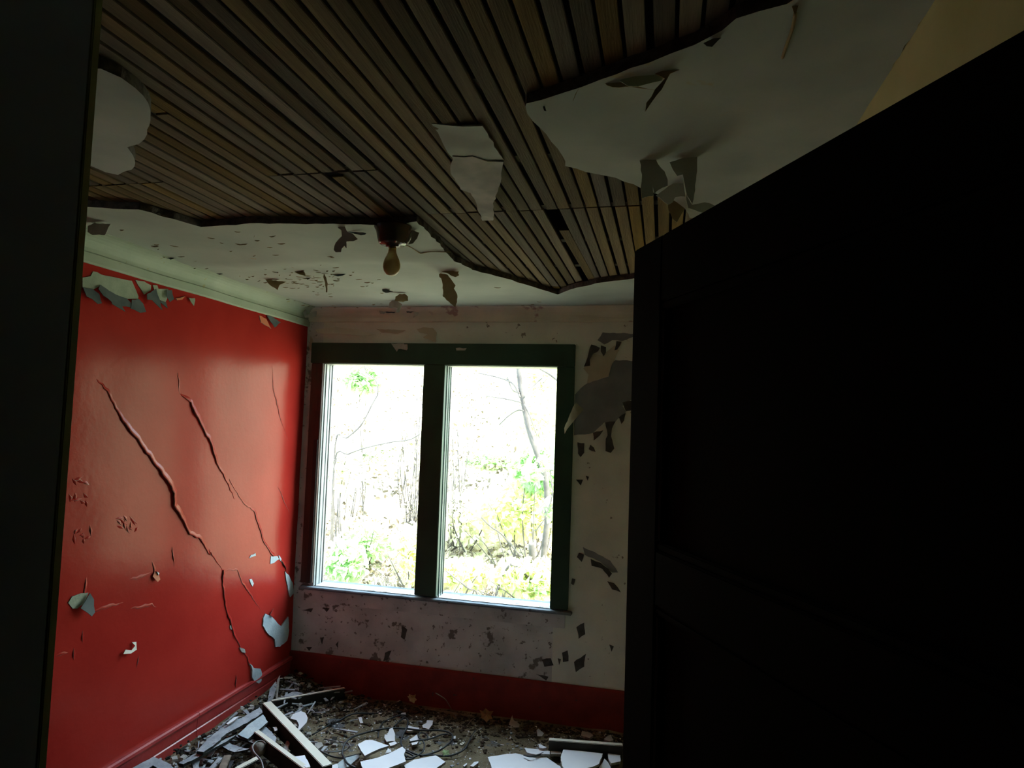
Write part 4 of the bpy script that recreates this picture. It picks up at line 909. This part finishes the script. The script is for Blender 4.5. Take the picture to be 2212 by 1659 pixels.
def blob(c, rx, ry, rz_, n, seed):
    r = random.Random(seed); out = []
    for _ in range(n):
        v = Vector((r.gauss(0, 1), r.gauss(0, 1), r.gauss(0, 1))).normalized() * (r.random() ** .45)
        out.append((c[0] + v.x * rx, c[1] + v.y * ry, c[2] + v.z * rz_))
    return out
def twigs(base, top, n, seed, spread=.4, r1=.012):
    r = random.Random(seed); paths = []; ra = []
    b, t = Vector(base), Vector(top)
    for _ in range(n):
        s = b + Vector((r.gauss(0, .06), r.gauss(0, .06), 0)); e = t + Vector((r.gauss(0, spread), r.gauss(0, spread), r.gauss(0, spread * .6)))
        m_ = s.lerp(e, .5) + Vector((r.gauss(0, spread * .25),) * 2 + (spread * .2,)); paths.append([s, m_, e]); ra.append(r1 * r.uniform(.5, 1))
    return paths, ra
def shrub(px, py, y, rx, rz_, n, mt, lab, seed, smin=.025, smax=.06, group=None):
    c = on_y(px, py, y); g = gh(c.x, y)
    root = empty('shrub', (c.x, y, g), label=lab, cat='shrub')
    root['group'] = 'shrubs on the slope outside the window'
    pts = [(p[0] - c.x, p[1] - y, max(p[2], gh(p[0], p[1]) + .05) - g) for p in blob(c, rx, rx * .8, rz_, n, seed)]
    link('foliage', leaves_mesh('foliage', pts, smin, smax, seed), root, (mt,), kind='stuff')
    P, ra = twigs((0, 0, -.05), (0, 0, c.z - g + rz_ * .3), 5, seed, rx * .5)
    link('stem', tube_mesh('stem', P, ra, [q * .3 for q in ra], 5), root, ('bark',))
shrub(782, 820, 8.0, .28, .22, 900, 'leafg', 'green leafy spray at the top of the left window opening', 1)
shrub(735, 1010, 7.0, .30, .35, 500, 'leafp', 'pale yellow-green shrub at the left edge of the left opening', 2)
shrub(745, 1215, 6.2, .24, .22, 600, 'leafg', 'dark green low bush in the bottom left corner of the left opening', 3)
shrub(790, 1170, 6.9, .35, .22, 420, 'leafg', 'green low bush right of the dark corner bush', 4)
shrub(800, 1000, 10, .6, .5, 500, 'leafg', 'green shrub halfway up the slope in the left opening', 5)
shrub(885, 960, 8.5, .35, .5, 420, 'leafp', 'pale shrub beside the mullion in the left opening', 6)
shrub(890, 1200, 6.4, .22, .35, 360, 'leafy', 'yellow shrub low beside the mullion', 7)
shrub(870, 880, 15, .9, .8, 900, 'leafp', 'far pale shrub high on the slope behind the left opening', 8, .04, .08)
shrub(1150, 900, 9.0, .75, .55, 1300, 'leafy', 'yellow-green shrub behind the leaning sapling trunk', 9)
shrub(1165, 1010, 7.0, .32, .28, 800, 'leafg', 'light green bush at the right edge of the right opening', 10, .03, .07)
shrub(1060, 1010, 10, .45, .45, 600, 'leafg', 'green shrub halfway up the slope in the right opening', 11)
shrub(1130, 1100, 7.2, .55, .35, 1500, 'leafy', 'broad yellow shrub across the right opening', 12)
shrub(1010, 1120, 7.6, .45, .35, 800, 'leafp', 'pale yellow shrub beside the sash track of the right opening', 13)
shrub(1150, 1250, 6.1, .42, .18, 1500, 'leafy', 'yellow leafy ground shrub above the right sill', 14)
shrub(1000, 1240, 6.3, .35, .14, 600, 'leafy', 'low yellow ground shrub at the left end of the right sill', 15)
shrub(1040, 850, 17, 1.3, 1.0, 1300, 'leafp', 'far pale shrub high on the slope behind the right opening', 16, .04, .08)
shrub(1165, 830, 12, .7, .7, 1100, 'leafy', 'far yellow shrub at the upper right of the right opening', 17, .04, .08)

def branchy(name, label, root_px, y, paths, leaves=None, cat='tree', mt='leafy'):
    c = on_y(*root_px, y); g = Vector((c.x, y, gh(c.x, y)))
    root = empty(name, g, label=label, cat=cat)
    for i, (pts, ra, rb, yy) in enumerate(paths):
        P = [on_y(px, py, yy + (j * .03)) - g for j, (px, py) in enumerate(pts)]
        if i == 0: P.append(Vector((P[-1].x * .6, P[-1].y, -.05)))
        link('trunk' if i == 0 else 'branch', tube_mesh('branch', [P], [ra], [rb], 6), root, ('bark',))
    if leaves:
        pts = []
        for (px, py, yy, rx, n) in leaves: pts += blob(on_y(px, py, yy) - g, rx, rx, rx * .8, n, int(px))
        link('foliage', leaves_mesh('foliage', pts, .03, .065, 5), root, (mt,), kind='stuff')
zr = lambda p: zm(900, 740, 2.861, p)
branchy('sapling', 'leaning grey sapling crossing the right window opening from top to right edge', (1170, 1270), 6.4,
        [(zr([(625, 100), (640, 250), (665, 400), (700, 560), (760, 730), (800, 860), (805, 1100), (790, 1250), (775, 1400), (740, 1500)]), .025, .034, 6.4),
         (zr([(640, 340), (600, 260), (520, 220), (390, 190)]), .011, .006, 6.4), (zr([(645, 370), (560, 350), (430, 330)]), .008, .005, 6.4),
         (zr([(665, 340), (700, 290), (775, 220)]), .008, .005, 6.4), (zr([(660, 420), (620, 420), (560, 460), (510, 510)]), .007, .005, 6.4),
         (zr([(635, 310), (590, 290), (560, 210)]), .008, .005, 6.4), (zr([(665, 380), (710, 480), (745, 580)]), .007, .003, 6.4),
         (zr([(760, 160), (820, 195), (880, 240)]), .010, .012, 6.4)],
        [(1192, 1000, 6.2, .13, 60), (1185, 1100, 6.2, .12, 40), (1165, 1275, 5.9, .12, 40), (1150, 1025, 6.3, .12, 60)], mt='leafg')
branchy('vine', 'thin looped vine hanging beside the right window casing', (1160, 1262), 6.0,
        [(zr([(845, 790), (825, 800), (840, 900), (830, 980), (790, 1090), (740, 1160), (720, 1220)]), .005, .005, 6.0), (zr([(830, 860), (845, 960), (840, 1030)]), .004, .004, 6.0)], cat='vine')
branchy('fallen_branch', 'thin greenish branch slanting down to the lower right of the right opening', (1150, 1240), 6.2,
        [(zr([(400, 1080), (460, 1140), (520, 1180), (600, 1270), (665, 1360), (700, 1440)]), .007, .011, 6.2), (zr([(490, 1150), (480, 1060), (440, 990)]), .005, .003, 6.2),
         (zr([(505, 1140), (530, 1080)]), .005, .003, 6.2), (zr([(500, 1170), (520, 1250), (550, 1350)]), .005, .004, 6.2)], cat='branch')
branchy('fallen_branch', 'straight branch at the lower left of the right opening', (1060, 1290), 5.8,
        [(zr([(180, 1410), (250, 1465), (320, 1520), (380, 1570)]), .007, .009, 5.8), (zr([(580, 1370), (530, 1440), (490, 1560)]), .010, .012, 5.9),
         (zr([(580, 1370), (640, 1400), (720, 1480)]), .012, .014, 5.9), (zr([(205, 975), (260, 1000), (315, 1028)]), .005, .004, 7.0), (zr([(560, 1030), (620, 960)]), .004, .003, 7.0)], cat='branch')
branchy('tree_stump', 'short forked stump stems beside the sill in the right opening', (1160, 1262), 6.15,
        [(zr([(710, 1240), (712, 1310), (720, 1450), (735, 1500)]), .030, .040, 6.15), (zr([(770, 1330), (760, 1420), (735, 1480)]), .018, .03, 6.15)], cat='stump')
zl5 = lambda p: zm(640, 740, 2.86, p)
branchy('bare_branch', 'thin arching bare stem curving through the upper left opening', (725, 975), 6.6,
        [(zl5([(420, 140), (440, 190), (490, 230), (505, 310), (470, 380), (400, 510), (310, 590), (240, 636)]), .006, .010, 6.6)], cat='branch')
branchy('bare_branch', 'thin bare stem arching rightwards across the middle of the left opening', (722, 1000), 6.5,
        [(zl5([(770, 560), (700, 600), (590, 615), (430, 650), (320, 690), (235, 742)]), .005, .009, 6.5)], cat='branch')
branchy('bare_branch', 'short green stem at the left edge of the left opening', (722, 1010), 6.4,
        [(zl5([(360, 798), (300, 775), (235, 768)]), .004, .006, 6.4)], cat='branch')
branchy('bare_branch', 'forked bare twigs low in the left opening near the mullion', (885, 1240), 6.4,
        [(zl5([(680, 1215), (700, 1290), (715, 1420)]), .004, .005, 6.4), (zl5([(740, 1300), (700, 1290), (620, 1310)]), .004, .004, 6.4), (zl5([(520, 1185), (600, 1215), (650, 1240)]), .005, .004, 7)], cat='branch')
branchy('bare_branch', 'pair of thin upright stems in the middle of the left opening', (785, 1100), 7.4,
        [(zl5([(390, 850), (400, 930), (415, 1020)]), .004, .005, 7.4), (zl5([(430, 850), (425, 940), (412, 1020)]), .004, .005, 7.4), (zl5([(350, 735), (365, 780), (390, 850)]), .003, .004, 7.4)], cat='branch')
rr = random.Random(4)
for i in range(5):                                                    # thin dead stalks standing in the litter
    lab = ['dead grass stalks at the sill centre of the right opening', 'dead grass stalks low in the middle of the left opening', 'dead stalk tuft at the right of the left opening',
           'dead brown seed heads hanging in the upper left of the right opening', 'dead stalk tuft high beside the mullion in the left opening'][i]
    px, py, y = [(1070, 1270, 5.9), (830, 1235, 6.2), (890, 1070, 8), (993, 895, 7.5), (905, 830, 8)][i]
    c = on_y(px, py, y); g = gh(c.x, y); P, ra = twigs((0, 0, 0), (0, 0, c.z - g), 26, i, .10, .005)
    ro = link('dead_stalks', tube_mesh('dead_stalks', P, ra, [q * .5 for q in ra], 4), None, ('bark',), label=lab, cat='dead plant'); ro.location = (c.x, y, g)
